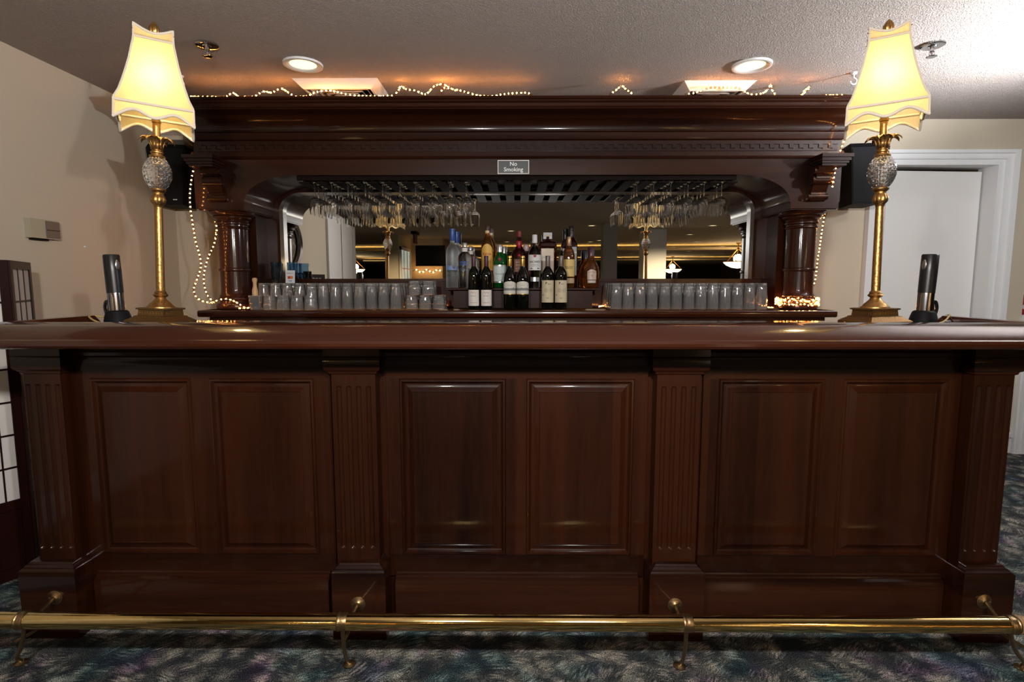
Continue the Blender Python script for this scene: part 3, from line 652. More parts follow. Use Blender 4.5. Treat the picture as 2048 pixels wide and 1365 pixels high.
    MB().tube([(0, 0, .775), (.0, 0, .80), (.03, 0, .82), (.045, 0, .88), (.03, 0, .97), (0, 0, 1.005)], .0018, 6).tube([(0, 0, .775), (.0, 0, .80), (-.03, 0, .82), (-.045, 0, .88), (-.03, 0, .97), (0, 0, 1.005)], .0018, 6).tube([(0, 0, 1.0), (0, 0, 1.035)], .003, 8).build('shade_harp', GOLD, o)
    fn = MB().lathe([(1.02, .007), (1.026, .012), (1.032, .009), (1.036, .013), (1.046, .0165), (1.058, .0150), (1.070, .009), (1.078, .002)], 32)
    for i, p in enumerate(fn.v):
        a = math.atan2(p[1], p[0]); q = 1+.08*math.cos(10*a); fn.v[i] = (p[0]*q, p[1]*q, p[2])
    fn.build('finial', GOLD, o)
    # square bell shade: four concave sides, scalloped rims
    S = Matrix.Rotation(R(rot[1]), 4, 'Z'); n = 24
    pr = [(0.0, .117), (.044, .1155), (.051, .1145), (.08, .102), (.12, .0905), (.16, .0805), (.20, .0715), (.24, .0645), (.264, .060), (.278, .0585), (.310, .0575)]
    Z0 = .722
    def rim(side_t, zi):
        if zi == 0: return .020*(1-math.cos(4*PI*side_t))/2-.012*abs(2*side_t-1)**6
        if zi == len(pr)-1: return .020*abs(2*side_t-1)**1.6-.012
        return 0
    rings = []; tr_b = []; tr_t = []; tr_bb = []; tr_tb = []
    for zi, (z, h) in enumerate(pr):
        r_ = []
        for q in range(4):
            for i in range(n):
                t = i/n; bow = 1-.035*math.sin(PI*t)
                p = Vector((h*(2*t-1), -h*bow, Z0+z+rim(t, zi))); p = Matrix.Rotation(q*PI/2, 3, 'Z') @ p; r_.append(tuple(p))
        rings.append(r_)
    sh = MB().loft(rings, False, True).xf(S).build('lamp_shade', SHADE, o, sharp=40)
    def braid(ring, r, grow=1.004): return MB().tube([(x*grow, y*grow, z) for x, y, z in ring], r, 8, closed=True).xf(S)
    for ring, r in ((rings[0], .0052), (rings[1], .0046), (rings[-2], .0036), (rings[-1], .0046)): braid(ring, r).build('braid_trim', TRIM, sh)
    m = MB()
    for q in range(4): m.tube([(rings[zi][q*n][0]*1.004, rings[zi][q*n][1]*1.004, rings[zi][q*n][2]) for zi in range(len(pr))], .0034, 6)
    m.xf(S).build('corner_piping', TRIM, sh)
    for zz_ in (1.0, .80): pass
    m = MB()
    for q in range(4): m.tube([(0, 0, Z0+.30), tuple(S @ Vector((Matrix.Rotation(q*PI/2, 3, 'Z') @ Vector((.064, -.064, Z0+.30)))))], .0016, 6)
    m.build('shade_spider', GOLD, sh)
    bl = light('bulb_light', 'POINT', (0, 0, 0), 8, (1, .80, .42), .03); bl.parent = o; bl.location = (0, 0, .85)
    bl.visible_camera = True
    return o
lamp(-1.331, 'gilt crystal table lamp glowing on the bar at the left', (-6, 31), R(2.4))
lamp(1.331, 'gilt crystal table lamp glowing on the bar at the right', (8, -30), R(-1.1))
# ================================================================ electric wine openers
def opener(x, y, lab, s):
    o = thing('wine_opener', lab, 'wine opener', (x, y, 1.0945), 0, 'pair of electric wine openers'); o.rotation_euler = (0, R(-2.0*s), 0)
    MB().lathe([(0, .047), (.012, .047), (.03, .043), (.045, .038), (.05, .030)], 32).build('charging_base', BLK, o)
    MB().tube(catmull([(-s*.040, 0, .02), (-s*.047, 0, .06), (-s*.040, 0, .085), (-s*.03, 0, .08), (-s*.032, 0, .05)]), .006, 8).build('base_cradle', BLKG, o)
    MB().lathe([(.03, .0275), (.115, .0272), (.118, .027)], 32).build('clear_sleeve', simple('smoky_steel', (.30, .28, .29), .16, 1), o)
    MB().lathe([(.118, .0282), (.2, .0286), (.262, .0282), (.266, .026), (.267, .001)], 32).build('body', simple('opener_black', (.008, .008, .009), .32), o)
    bt = MB().sphere((0, 0, 0), .011, 12, 8, (.35, 1, 1.9)).xf(Matrix.Translation((s*.0265, -.008, .225))); bt.build('button', simple('silver_button', (.5, .5, .52), .3, 1), o)
    return o
opener(-1.565, 2.15, 'black electric wine opener on a charging base left of the left lamp', 1); opener(1.585, 2.15, 'black electric wine opener on a charging base right of the right lamp', -1)
YC = simple('yellowed_cord', (.42, .31, .10), .5)
tag(MB().tube(catmull([(-1.62, 2.17, 1.115), (-1.645, 2.12, 1.125), (-1.60, 2.05, 1.122), (-1.53, 2.0, 1.108), (-1.46, 1.99, 1.099), (-1.42, 2.02, 1.097)]), .003, 8).build('power_cord', YC), 'thin yellow cord across the bar top beside the left wine opener', 'cord')
tag(MB().tube(catmull([(1.655, 2.19, 1.10), (1.665, 2.13, 1.128), (1.62, 2.07, 1.124), (1.54, 2.0, 1.108), (1.46, 1.99, 1.098), (1.43, 2.0, 1.096)]), .003, 8).build('power_cord', YC), 'thin yellow cord across the bar top beside the right wine opener', 'cord')
# ================================================================ back bar
bb = thing('back_bar', 'tall mahogany back bar cabinet with columns, cornice and mirror', 'bar cabinet', (0, 3.7, 0))
ZC = 1.088; YP = 3.40; XP = 1.935
def bbp(mb, name, m, parent=None, sharp=35):
    o_ = mb.build(name, m, None, False, sharp); o_.data.transform(Matrix.Translation((0, -3.7, 0))); o_.parent = parent or bb; return o_
ct = [(-.3, 1.048), (.0, 1.048), (.008, 1.05), (.012, 1.056), (.012, 1.078), (.008, 1.085), (0, 1.088), (-.3, 1.088)]
bbp(MB().loft(mitre([(0, 1.046), (.006, 1.048), (.010, 1.054), (.010, 1.080), (.006, 1.086), (0, 1.088)], 1.905, 3.30, 3.99), True, True), 'countertop', WTOP)
bbp(MB().box((-1.87, 3.34, 0), (1.87, 3.98, 1.045)), 'base_cabinet', WH)
for i in range(8):
    x = -1.85+i*.4625
    bbp(raised_panel(x+.01, x+.4525, .1, 1.0, 3.339), 'cabinet_door', WV)
bbp(MB().box((-1.9, 3.86, 1.0885), (1.9, 3.985, 1.281)).box((-1.9, 3.848, 1.262), (1.9, 3.86, 1.281)).box((-1.9, 3.854, 1.225), (1.9, 3.86, 1.235)), 'back_splash', WH)
bbp(MB().box((-1.68, 3.861, 1.2815), (1.68, 3.865, 1.90)), 'mirror', MIR)
bbp(MB().box((-1.9, 3.87, 1.282), (1.9, 3.985, 2.20)), 'back_panel', WV)
# inner arch framing the mirror
def arch_poly(hx_o, z_top, hx, zt, zs, rx, z_bot, n=14):
    # an upside-down U: outer rectangle minus opening with rounded corners
    pts = [(-hx_o, z_bot), (-hx_o, z_top), (hx_o, z_top), (hx_o, z_bot), (hx, z_bot), (hx, zs)]
    pts += [(hx-rx+rx*math.cos(a), zs+(zt-zs)*math.sin(a)) for a in [PI/2*i/n for i in range(1, n+1)]]
    pts += [(-(hx-rx)-rx*math.sin(a), zs+(zt-zs)*math.cos(a)) for a in [PI/2*i/n for i in range(0, n+1)]]
    pts += [(-hx, z_bot)]
    return pts
def arch(hx_o, z_top, hx, zt, zs, rx, z_bot, y0, y1, n=14):
    # quads: opening outline and matching outer outline
    inn = [(hx, z_bot), (hx, zs)]+[(hx-rx+rx*math.cos(PI/2*i/n), zs+(zt-zs)*math.sin(PI/2*i/n)) for i in range(1, n+1)]
    half = inn; full = half+[(-x, z) for x, z in half[::-1]]
    out = []
    for i, (x, z) in enumerate(full):
        h = len(half); k_ = i if i < h else 2*h-1-i; s = 1 if i < h else -1
        if k_ <= n//2+1: out.append((s*hx_o, z_bot+(z_top-z_bot)*k_/(n//2+1)))
        else: t = (k_-(n//2+1))/(h-1-(n//2+1)); out.append((s*(hx_o+(abs(full[h-1][0])-hx_o)*t), z_top))
    m = MB(); N = len(full)
    v = [(x, y0, z) for x, z in full]+[(x, y0, z) for x, z in out]+[(x, y1, z) for x, z in full]+[(x, y1, z) for x, z in out]
    f = [(i, i+1, N+i+1, N+i) for i in range(N-1)]+[(2*N+i, 3*N+i, 3*N+i+1, 2*N+i+1) for i in range(N-1)]
    m.add(v, f, False)
    m.add(v, [(i, 2*N+i, 2*N+i+1, i+1) for i in range(N-1)], True); m.add(v, [(N+i, N+i+1, 3*N+i+1, 3*N+i) for i in range(N-1)], False)
    m.add(v, [(0, N, 3*N, 2*N), (N-1, 3*N-1, 4*N-1, 2*N-1)], False)
    return m
bbp(arch(1.70, 1.93, 1.612, 1.862, 1.735, .16, 1.2815, 3.80, 3.86), 'inner_arch', WV, sharp=50)
bbp(arch(1.95, 1.992, 1.652, 1.900, 1.740, .33, 1.738, YP, 3.7995), 'outer_arch', WH, sharp=50)
bbp(MB().box((-1.32, 3.44, 1.902), (1.32, 3.80, 1.93)), 'canopy_soffit', WH)
for s in (-1, 1):
    a, b = sorted((s*1.70, s*1.86)); bbp(MB().box((a, 3.64, 1.0885), (b, 3.858, 1.699)), 'rear_pilaster', WV)
    a, b = sorted((s*1.655, s*1.942)); m = MB().box((a, 3.395, 1.6995), (b, 3.80, 1.7375)).box((a+.008, 3.405, 1.692), (b-.008, 3.79, 1.6995)); bbp(m, 'abacus', WH)
    prf = [(1.0885, .108), (1.093, .117), (1.108, .119), (1.122, .113), (1.126, .098), (1.14, .096), (1.15, .104), (1.160, .102), (1.165, .095), (1.172, .097), (1.178, .092), (1.19, .088), (1.21, .0862),
           (1.322, .0862), (1.326, .092), (1.334, .0945), (1.342, .092), (1.346, .0862), (1.585, .087), (1.588, .093), (1.594, .095), (1.60, .093), (1.603, .088), (1.612, .088), (1.615, .096), (1.622, .098), (1.628, .096),
           (1.632, .092), (1.640, .094), (1.648, .104), (1.652, .110), (1.660, .112), (1.664, .108), (1.668, .118), (1.678, .130), (1.688, .134), (1.6915, .128)]
    bbp(MB().lathe(prf, 56, (s*1.79, 3.52, 0)), 'column', WV)
# cornice
cor = [(0, 1.9925), (.012, 1.993), (.016, 1.999), (.013, 2.006), (.006, 2.009), (.004, 2.036), (.004, 2.098), (.008, 2.101), (.013, 2.104), (.011, 2.110), (.011, 2.144), (.015, 2.147), (.022, 2.150), (.024, 2.156)]
cor += [(.028+.135*(1-math.cos(PI/2*i/10)), 2.157+.078*math.sin(PI/2*i/10)) for i in range(11)]
cor += [(.166, 2.240), (.174, 2.242), (.178, 2.248), (.178, 2.262), (.186, 2.266), (.190, 2.271), (.190, 2.276), (.200, 2.280), (.204, 2.286), (.202, 2.293), (.0, 2.294)]
bbp(MB().loft(mitre(cor, XP, YP, 3.98), True, True), 'cornice', WH, sharp=22)
# interlocking dentils
P_ = .058; nd = 66; g_ = .0055; up = MB(); 
x0 = -nd*P_/2
up.box((x0, YP-.011, 2.0745), (-x0, YP-.0035, 2.096)); up.box((x0, YP-.011, 2.037), (-x0, YP-.0035, 2.0475))
for i in range(nd):
    x = x0+i*P_
    up.box((x+g_/2, YP-.011, 2.053), (x+P_/2-g_/2, YP-.0035, 2.0745)); up.box((x+P_/2+g_/2-g_, YP-.011, 2.0475), (x+P_-g_/2, YP-.0035, 2.069))
bbp(up, 'dentil_band', WH)
# carved corbels
for s in (-1, 1):
    m = MB(); c0 = s*1.800; c1 = s*1.855
    body = [(3.40, 1.74), (3.372, 1.742), (3.364, 1.755), (3.362, 1.775), (3.368, 1.79), (3.358, 1.80), (3.35, 1.82), (3.338, 1.835), (3.332, 1.85), (3.318, 1.852), (3.31, 1.862), (3.312, 1.872), (3.322, 1.878), (3.31, 1.892), (3.298, 1.905), (3.292, 1.918), (3.30, 1.93), (3.40, 1.93)]
    m.prism(body, c0-.042, c0+.042, 'x')
    body2 = [(y if y > 3.395 else y+.016, z) for y, z in body]; m.prism(body2, c0-.056, c0-.042, 'x'); m.prism(body2, c0+.042, c0+.056, 'x')
    for y, z, r_ in ((3.34, 1.855, .026), (3.375, 1.765, .018), (3.322, 1.906, .02)):
        k = len(m.v); m.lathe([(-.06, r_*.4), (-.058, r_), (.058, r_), (.06, r_*.4)], 20); m.v[k:] = [(c0+q[2], y+q[0], z+q[1]) for q in m.v[k:]]
    for o_, z0_, z1_ in ((.0, 1.93, 1.942), (.012, 1.943, 1.955), (.022, 1.956, 1.972), (.034, 1.973, 1.992)):
        m.box((c1-.06-o_*.6-(.02 if s > 0 else 0), 3.290-o_, z0_), (c1+.06+o_*.6+(.02 if s < 0 else 0), 3.40, z1_))
    bbp(m, 'corbel', WH)
    m = MB().sphere((s*1.962, 3.44, 2.03), .02, 16, 10).tube([(s*1.944, 3.44, 2.03), (s*1.956, 3.44, 2.03)], .008, 10); bbp(m, 'knob_finial', wood('finial_wood%d' % s, (.05, .012, .005), (.16, .045, .02)))
# ---- stemware rack
rk = thing('stemware_rack', 'dark wooden hanging stemware rack under the cabinet canopy', 'glass rack', (0, 3.62, 1.862))
for i in range(26):
    x = -1.3025+i*.105
    m = MB().box((x-.030, 3.45, 1.862), (x+.030, 3.79, 1.870)).box((x-.006, 3.45, 1.870), (x+.006, 3.79, 1.9015)); m.build('rail', WR, rk, True)
MB().box((-1.34, 3.436, 1.876), (1.34, 3.45, 1.9015)).build('crossbar', WR, rk, True); MB().box((-1.34, 3.7905, 1.864), (1.34, 3.799, 1.9015)).build('crossbar', WR, rk, True)
# ---- no smoking sign
sg = thing('no_smoking_sign', 'small grey no smoking sign on the cabinet frieze', 'sign', (-.016, 3.3955, 1.944))
a = at(995, 320, 3.39); b = at(1058, 348, 3.39); W2 = (b[0]-a[0])/2; H2 = (a[2]-b[2])/2; sg.location = ((a[0]+b[0])/2, 3.399, (a[2]+b[2])/2)
MB().box((-W2, -.004, -H2), (W2, -.0003, H2)).build('plate', simple('sign_grey', (.035, .042, .045), .4), sg)
e = .0045; MB().box((-W2, -.006, H2-e), (W2, -.0041, H2)).box((-W2, -.006, -H2), (W2, -.0041, -H2+e)).box((-W2, -.006, -H2+e), (-W2+e, -.0041, H2-e)).box((W2-e, -.006, -H2+e), (W2, -.0041, H2-e)).build('border', simple('sign_white', (.62, .6, .57), .5), sg)
t = MB(); text_flat(t, 'nosmoke', 0, -.0045, -.001, width=W2*1.22); t.build('lettering', simple('sign_letters', (.7, .7, .68), .5), sg)
# ---- liquor riser on the counter
ri = thing('liquor_riser', 'low mahogany step shelf carrying the spirit bottles', 'bottle shelf', (.05, 3.7, ZC))
MB().box((-.41, 3.615, ZC+.0005), (.50, 3.845, 1.2)).build('box', WH, ri, True)
MB().loft([[(-.455+o, 3.60+o, z), (.545-o, 3.60+o, z), (.545-o, 3.846, z), (-.455+o, 3.846, z)] for o, z in ((.03, 1.2005), (.012, 1.204), (.01, 1.207), (0, 1.209), (0, 1.216), (.003, 1.219))], True, False).build('shelf_top', WH, ri, True)
# ================================================================ loudspeakers
def speaker(s, lab):
    o = thing('loudspeaker', lab, 'loudspeaker', (s*2.30, 3.78, 1.765), R(-8*s), 'pair of wall speakers')
    m = MB().loft([[(-.085, -.10, 0), (.085, -.10, 0), (.075, .12, 0), (-.075, .12, 0)], [(-.115, -.11, .36), (.115, -.11, .36), (.10, .12, .36), (-.10, .12, .36)], [(-.112, -.085, .39), (.112, -.085, .39), (.098, .12, .39), (-.098, .12, .39)]], True, False)
    m.build('cabinet', BLK, o)
    MB().loft([[(-.080, -.104, .012), (.080, -.104, .012), (.080, -.1015, .012), (-.080, -.1015, .012)], [(-.108, -.114, .35), (.108, -.114, .35), (.108, -.111, .35), (-.108, -.111, .35)]], True, False).build('grille', BLK, o)
    MB().box((.030, -.1075, .03), (.055, -.1045, .036)).build('badge', simple('badge_silver%d' % s, (.5, .5, .5), .4), o)
    MB().box((-.03, .12, .15), (.03, .26 if s < 0 else .26, .22)).build('wall_bracket', BLK, o)
    return o
speaker(-1, 'black wall speaker at the left of the bar cabinet'); speaker(1, 'black wall speaker at the right of the bar cabinet')
o = thing('wall_box', 'cream boxed duct on the wall above the left speaker', 'wall box', (-2.3, 3.9, 2.17))
MB().prism([(3.72, 2.19), (3.72, 2.215), (3.80, 2.30), (3.9995, 2.30), (3.9995, 2.17)], -2.43, -2.19, 'x').build('casing', WALL, o, True)
# ================================================================ rope lights
def rope(name, lab, paths, loc, most=100, sp=.026, r=.0062, bm=None):
    o = thing(name, lab, 'rope light', loc)
    tot = []
    for p in paths:
        q = catmull(p, 8); MB().tube(q, r, 8).build('tube', ROPE, o, True); tot.append(q)
    for q in tot: bulbs_of(o, q, sp, .0034, bm or EMW, most//len(paths))
    return o
def P3(l, Y, dy=0): return [at(x, y, Y if not isinstance(Y, (list, tuple)) else Y[i]) for i, (x, y) in enumerate(l)]
rope('rope_light', 'glowing rope light hanging in a long loop left of the cabinet', [P3([(378, 318), (386, 330), (381, 352), (377, 385), (378, 415), (383, 450), (389, 485), (397, 512), (399, 535), (391, 560), (385, 580), (391, 596), (406, 604), (424, 606)], 3.33),
     P3([(429, 443), (431, 462), (425, 490), (414, 515), (406, 545), (406, 570), (413, 592), (426, 606)], 3.37), P3([(424, 606), (436, 600), (455, 599), (472, 606), (488, 616)], [3.33, 3.36, 3.375, 3.36, 3.36])], (-1.95, 3.33, 1.1), 96)
zt = 2.302
def top(l): return [((x-CX)/1100*3.1*1.0, y, zt+h) for x, y, h in l]
def tp(l, Y): return [at(x, min(y, 192), 3.225+(0 if i % 2 else .016)) for i, (x, y) in enumerate(l)]
rope('rope_light', 'glowing rope light lying in waves on the cabinet cornice, left half', [
    tp([(372, 191), (395, 192), (420, 193), (450, 193), (462, 184), (475, 192)], 3.5), tp([(480, 193), (505, 192), (525, 182), (542, 184), (560, 176), (575, 184), (590, 192), (612, 193)], 3.42), tp([(612, 193), (630, 184), (655, 180), (680, 185), (705, 190), (745, 193), (785, 191)], 3.4),
    tp([(786, 191), (796, 181), (801, 172), (812, 178), (830, 181), (850, 188), (862, 178), (870, 171), (885, 168), (900, 176), (915, 182)], 3.3), tp([(881, 190), (886, 176), (905, 178), (925, 182), (945, 188), (965, 192), (985, 192), (1010, 188), (1035, 186), (1055, 186), (1063, 190)], 3.32)], (-.8, 3.24, 2.294), 100, .024, .0062, EMT)
rope('rope_light', 'glowing rope light lying in waves on the cabinet cornice, right half', [
    tp([(1218, 190), (1230, 182), (1243, 173), (1252, 180), (1265, 189)], 3.35), tp([(1368, 190), (1390, 186), (1412, 178), (1435, 176), (1470, 177), (1485, 183), (1500, 190), (1520, 189), (1533, 181), (1539, 171), (1541, 180), (1548, 190)], 3.4),
    tp([(1598, 191), (1606, 184), (1613, 177), (1617, 176), (1608, 186), (1600, 192)], 3.45), tp([(1640, 193), (1655, 192), (1668, 193), (1690, 193)], 3.5)], (.8, 3.24, 2.294), 100, .024, .0062, EMT)
rope('rope_light', 'glowing rope light hanging down the right end of the cabinet', [P3([(1698, 240), (1690, 262), (1685, 282), (1679, 300), (1672, 322), (1668, 340), (1664, 362), (1662, 375)], 3.31),
     P3([(1648, 420), (1645, 440), (1641, 465), (1637, 495), (1633, 520), (1628, 560), (1618, 590)], [3.5, 3.52, 3.55, 3.6, 3.64, 3.66, 3.66])], (1.95, 3.4, 1.1), 90)
coil = []
for i in range(90):
    a = -PI*.95+i*2*PI/26; coil.append((1.79+(.122+.006*math.sin(i*1.7))*math.cos(a), 3.52+(.122+.006*math.sin(i*1.7))*math.sin(a), 1.134+.018*math.sin(i*.41)+.008*math.sin(i*1.9)))
rope('rope_light', 'glowing rope light coiled round the foot of the right column', [coil], (1.79, 3.52, 1.09), 100, .026)
rope('rope_light', 'glowing rope light lying on the counter behind the right tumblers', [[(1.64, 3.50, 1.096), (1.60, 3.62, 1.096), (1.5, 3.82, 1.096), (1.2, 3.826, 1.096), (.9, 3.826, 1.096), (.66, 3.83, 1.096), (.57, 3.72, 1.096), (.55, 3.64, 1.097)]], (1.1, 3.826, 1.09), 80, .028)
rope('rope_light', 'glowing rope light lying on the counter behind the left tumblers', [[(-1.72, 3.37, 1.096), (-1.66, 3.50, 1.096), (-1.62, 3.8, 1.096), (-1.5, 3.826, 1.096), (-1.2, 3.826, 1.096), (-.9, 3.826, 1.096), (-.6, 3.826, 1.096), (-.47, 3.826, 1.096)]], (-1.1, 3.826, 1.09), 80, .028)
# ================================================================ glassware
def wineglass_mb(h=.198, br=.037, foot=.034):
    # hanging upside down: foot at z=0, rim at z=-h; closed thin solid
    o = [(0, .001), (0, foot*.98), (-.0015, foot), (-.003, foot*.95), (-.006, .012), (-.012, .0045), (-.03, .0034), (-.075, .0034), (-.088, .006), (-.093, .012), (-.102, .024), (-.115, .034), (-.130, br), (-.15, br*1.0), (-.18, br*.93), (-h, br*.85)]
    i = [(-h, br*.85-.0012), (-.18, br*.93-.0012), (-.15, br-.0013), (-.130, br-.0013), (-.115, .0325), (-.102, .022), (-.095, .010), (-.0935, .001)]
    return MB().lathe(o+i, 28, cap=True)
def dupe(proto, loc, lab):
    c = proto.copy(); COL.objects.link(c); c.location = loc; c['label'] = lab; return c
wg = tag(wineglass_mb().build('wine_glass', GLW), 'x', 'wine glass', 'wine glasses in the left of the rack')
slots = [(-1.25, 4), (-1.145, 4), (-1.04, 4), (-.935, 4), (-.83, 4), (-.725, 4), (-.62, 4), (-.515, 3), (-.41, 3), (-.305, 2)]
first = True
rows = ['front', 'second', 'third', 'fourth', 'rearmost']
for si, (x, n) in enumerate(slots):
    X = -1.25+si*.105
    for r_ in range(n):
        lab = f'clear wine glass upside down in the left rack, {rows[r_]} row, {ORD[si]} channel from left'
        L = (X+random.uniform(-.004, .004), 3.49+r_*.072, 1.8745)
        if first: wg.location = L; wg['label'] = lab; first = False
        else: dupe(wg, L, lab)
slots2 = [(3), (4), (4), (4), (4), (3)]
for si, n in enumerate(slots2):
    X = .745+si*.105-.0
    for r_ in range(n):
        c = dupe(wg, (X+random.uniform(-.004, .004), 3.49+r_*.072, 1.8745), f'clear wine glass upside down in the right rack, {rows[r_]} row, {ORD[si]} channel from left'); c['group'] = 'wine glasses in the right of the rack'
def tumbler_mb(h, r0, r1, ribs=18, base=.012, wall=.0025):
    # standing rim down (h up), fluted lower part near the base
    seg = ribs*2; rings = []
    for z, r_, fl in ((0, r1, 0), (h*.10, r1*.995, 0), (h*.16, r1*.99, 1), (h*.45, r1*.97, 1), (h*.6, r1+(r0-r1)*.6, 1), (h*.93, r0*1.0, 1), (h*.985, r0*.98, 1), (h, r0*.93, 0)):
        rings.append([((r_*(1-.065*fl*(i % 2)))*math.cos(2*PI*i/seg), (r_*(1-.065*fl*(i % 2)))*math.sin(2*PI*i/seg), z) for i in range(seg)])
    inn = [[(r_*math.cos(2*PI*i/seg), r_*math.sin(2*PI*i/seg), z) for i in range(seg)] for z, r_ in ((h-base, .002), (h-base-.001, r0*.75), (h-base-.006, r0-wall*1.3), (h*.4, r1-wall*1.2), (0, r1-wall))]
    m = MB(); allr = rings[::-1]  # top to bottom outside, then inside up
    m.loft(rings[::-1]+inn[::-1], True, True); return m
tb = tag(tumbler_mb(.162, .030, .0375, 16).build('tumbler', GL, sharp=60), 'x', 'glass', 'tall tumblers at the right of the counter')
first = True
cols = ORD
k = 0
for c_ in range(13):
    for r_ in range(5):
        X = .625+c_*.0755; Y = 3.455+r_*.0785
        if Y > 3.80: continue
        lab = f'tall clear tumbler in the right hand group, {rows[r_]} row, {ORD[c_]} from left'
        L = (X+random.uniform(-.002, .002), Y+random.uniform(-.002, .002), ZC+.0005)
        if first: tb.location = L; tb['label'] = lab; first = False
        else: dupe(tb, L, lab)
for c_ in range(12):
    for r_ in range(5):
        X = -1.585+c_*.0755; Y = 3.455+r_*.0785
        if Y > 3.80: continue
        c = dupe(tb, (X+random.uniform(-.002, .002), Y+random.uniform(-.002, .002), ZC+.0005), f'tall clear tumbler in the left hand group, {rows[r_]} row, {ORD[c_]} from left'); c['group'] = 'tall tumblers at the left of the counter'
rocks = tag(tumbler_mb(.088, .036, .041, 12, .014, .003).build('rocks_glass', GL, sharp=60), 'short clear glass at the left end of the counter in front of the tumblers', 'glass', 'short glasses')
rocks.location = (-1.513, 3.375, ZC+.0005)
k = 0
for i, X in enumerate((-.655, -.57, -.485)):
    for j, Y in enumerate((3.46, 3.55)):
        for lv in range(2):
            if lv == 1 and i == 2: continue
            c = dupe(rocks, (X-(.0 if lv == 0 else -.02), Y, ZC+.0005+lv*.0885), f'short clear glass beside the wine bottles, {"lower" if lv == 0 else "upper"} tier, {"front" if j == 0 else "back"}, {ORD[i]} from left')
            c['group'] = 'short glasses stacked beside the wine bottles'
for i, (X, Y) in enumerate(((-1.428, 3.37), (-1.343, 3.372), (-1.258, 3.37))):
    dupe(rocks, (X, Y, ZC+.0005), f'short clear glass in front of the left tumblers, {ORD[i]} right of the muddler')['group'] = 'short glasses'
# open glass with the muddler
og = tumbler_mb(.088, .036, .041, 12, .014, .003); og.v = [(x, y, .088-z) for x, y, z in og.v]
a = at(510, 615, 3.37); og = tag(og.build('rocks_glass', GL, sharp=60), 'short clear glass holding the wooden muddler', 'glass', 'short glasses'); og.location = (a[0], 3.372, ZC+.0005)
md = MB().lathe([(0, .015), (.004, .018), (.03, .0185), (.07, .0175), (.105, .0165), (.125, .0115), (.145, .0105), (.163, .0145), (.172, .0150), (.178, .010), (.179, .001)], 24)
md = tag(md.build('muddler', wood('pale_beech', (.36, .22, .10), (.62, .42, .22), 'z', .5, .1)), 'pale wooden muddler standing in a short glass', 'muddler'); md.location = (a[0], 3.366, ZC+.0165); md.rotation_euler = (R(0), R(1.0), 0)
# two blue-tinted hurricane style glasses on the tumblers, and a card
BG = glassmat('blue_glass', (.45, .66, .85))
bg_prof = [(0, .024), (.004, .028), (.012, .027), (.03, .030), (.06, .034), (.085, .033), (.105, .031), (.125, .0335), (.14, .035), (.14, .0335), (.125, .032), (.105, .0295), (.085, .0315), (.06, .0325), (.03, .028), (.014, .02), (.013, .001)]
bgl = tag(MB().lathe(bg_prof, 32).build('blue_glass', BG), 'curvy blue-tinted glass on top of the left tumblers, left one', 'glass', 'blue-tinted glasses'); b1 = at(556, 570, 3.455)
bgl.location = (-1.60, 3.69, 1.251)
c = dupe(bgl, (-1.52, 3.76, 1.251), 'curvy blue-tinted glass on top of the left tumblers, behind the white card')
cdx = thing('payment_card', 'white card with a red and orange card logo leaning on a blue glass', 'card', (-1.515, 3.70, 1.2515)); cdx.rotation_euler = (R(-6), 0, 0)
MB().box((-.031, 0, 0), (.031, .0012, .085)).build('card', simple('card_white', (.62, .62, .64), .5), cdx)
m = MB().box((-.017, -.0006, .028), (.017, -.0001, .046)); m.build('logo_panel', simple('logo_red', (.45, .04, .02), .5), cdx)
m = MB().lathe([(0, .0085), (.0003, .0085)], 20).xf(Matrix.Translation((.0065, -.0007, .037)) @ Matrix.Rotation(PI/2, 4, 'X')); m.build('logo_disc', simple('logo_orange', (.6, .2, .02), .5), cdx)
t = MB(); strokes(t, None, .066, .045, .007); t.v = [(x, -.0006, z) for x, y, z in t.v]; t.build('lettering', simple('card_ink', (.2, .2, .22), .5), cdx)
MB().box((-.012, -.0006, .010), (.012, -.0001, .018)).build('footer', simple('card_blue', (.25, .3, .42), .5), cdx)
# ================================================================ bottles
def sring(hw, hd, z, n=2.0, seg=36):
    out = []
    for i in range(seg):
        a = 2*PI*i/seg; c, s_ = math.cos(a), math.sin(a)
        out.append((hw*math.copysign(abs(c)**(2/n), c), hd*math.copysign(abs(s_)**(2/n), s_), z))
    return out
def bottle(lab, cx, top_, bot, Y, w_, shape, glass, cap=None, capname='cap', z0=None, d=1.0, n=2.0, group=None):
    """shape: list of (height fraction, radius fraction[, squareness])"""
    p = at(cx, top_, Y); q = at(cx, bot, Y); zb = z0; H = p[2]-zb; r = w_/2/FPX*(Y*math.cos(PITCH)+(EYE-zb)*math.sin(PITCH))
    o = thing('bottle', lab, 'bottle', (q[0], Y, zb+.0004), 0, group)
    rings = [sring(max(.0008, r*f[1]), max(.0008, r*f[1]*(d if f[1] > .5 else 1)), H*f[0], f[2] if len(f) > 2 else 2.0) for f in shape]
    MB().loft(rings, True, True).build('glass_body', glass, o, sharp=50)
    if cap:
        m = MB().loft([sring(r*f[1], r*f[1], H*f[0]) for f in cap[0]], True, True); m.build(capname, cap[1], o, sharp=40)
    return o, r, H
RISE = 1.2195
WG = simple('dark_wine_glass', (.003, .003, .002), .04, ior=1.4); 
ROUND = [(0, .90), (.006, .98), (.02, 1), (.5, 1), (.6, .98), (.66, .90), (.72, .6), (.76, .40), (.80, .34), (.93, .33)]
INK = simple('ink_black', (.02, .018, .016), .6); INKG = simple('ink_grey', (.22, .19, .16), .6); INKR = simple('ink_red', (.30, .02, .02), .5); INKB = simple('ink_blue', (.04, .10, .36), .5)
def capmat(nm_, c, rough=.35, metal=0): return simple(nm_, c, rough, metal)
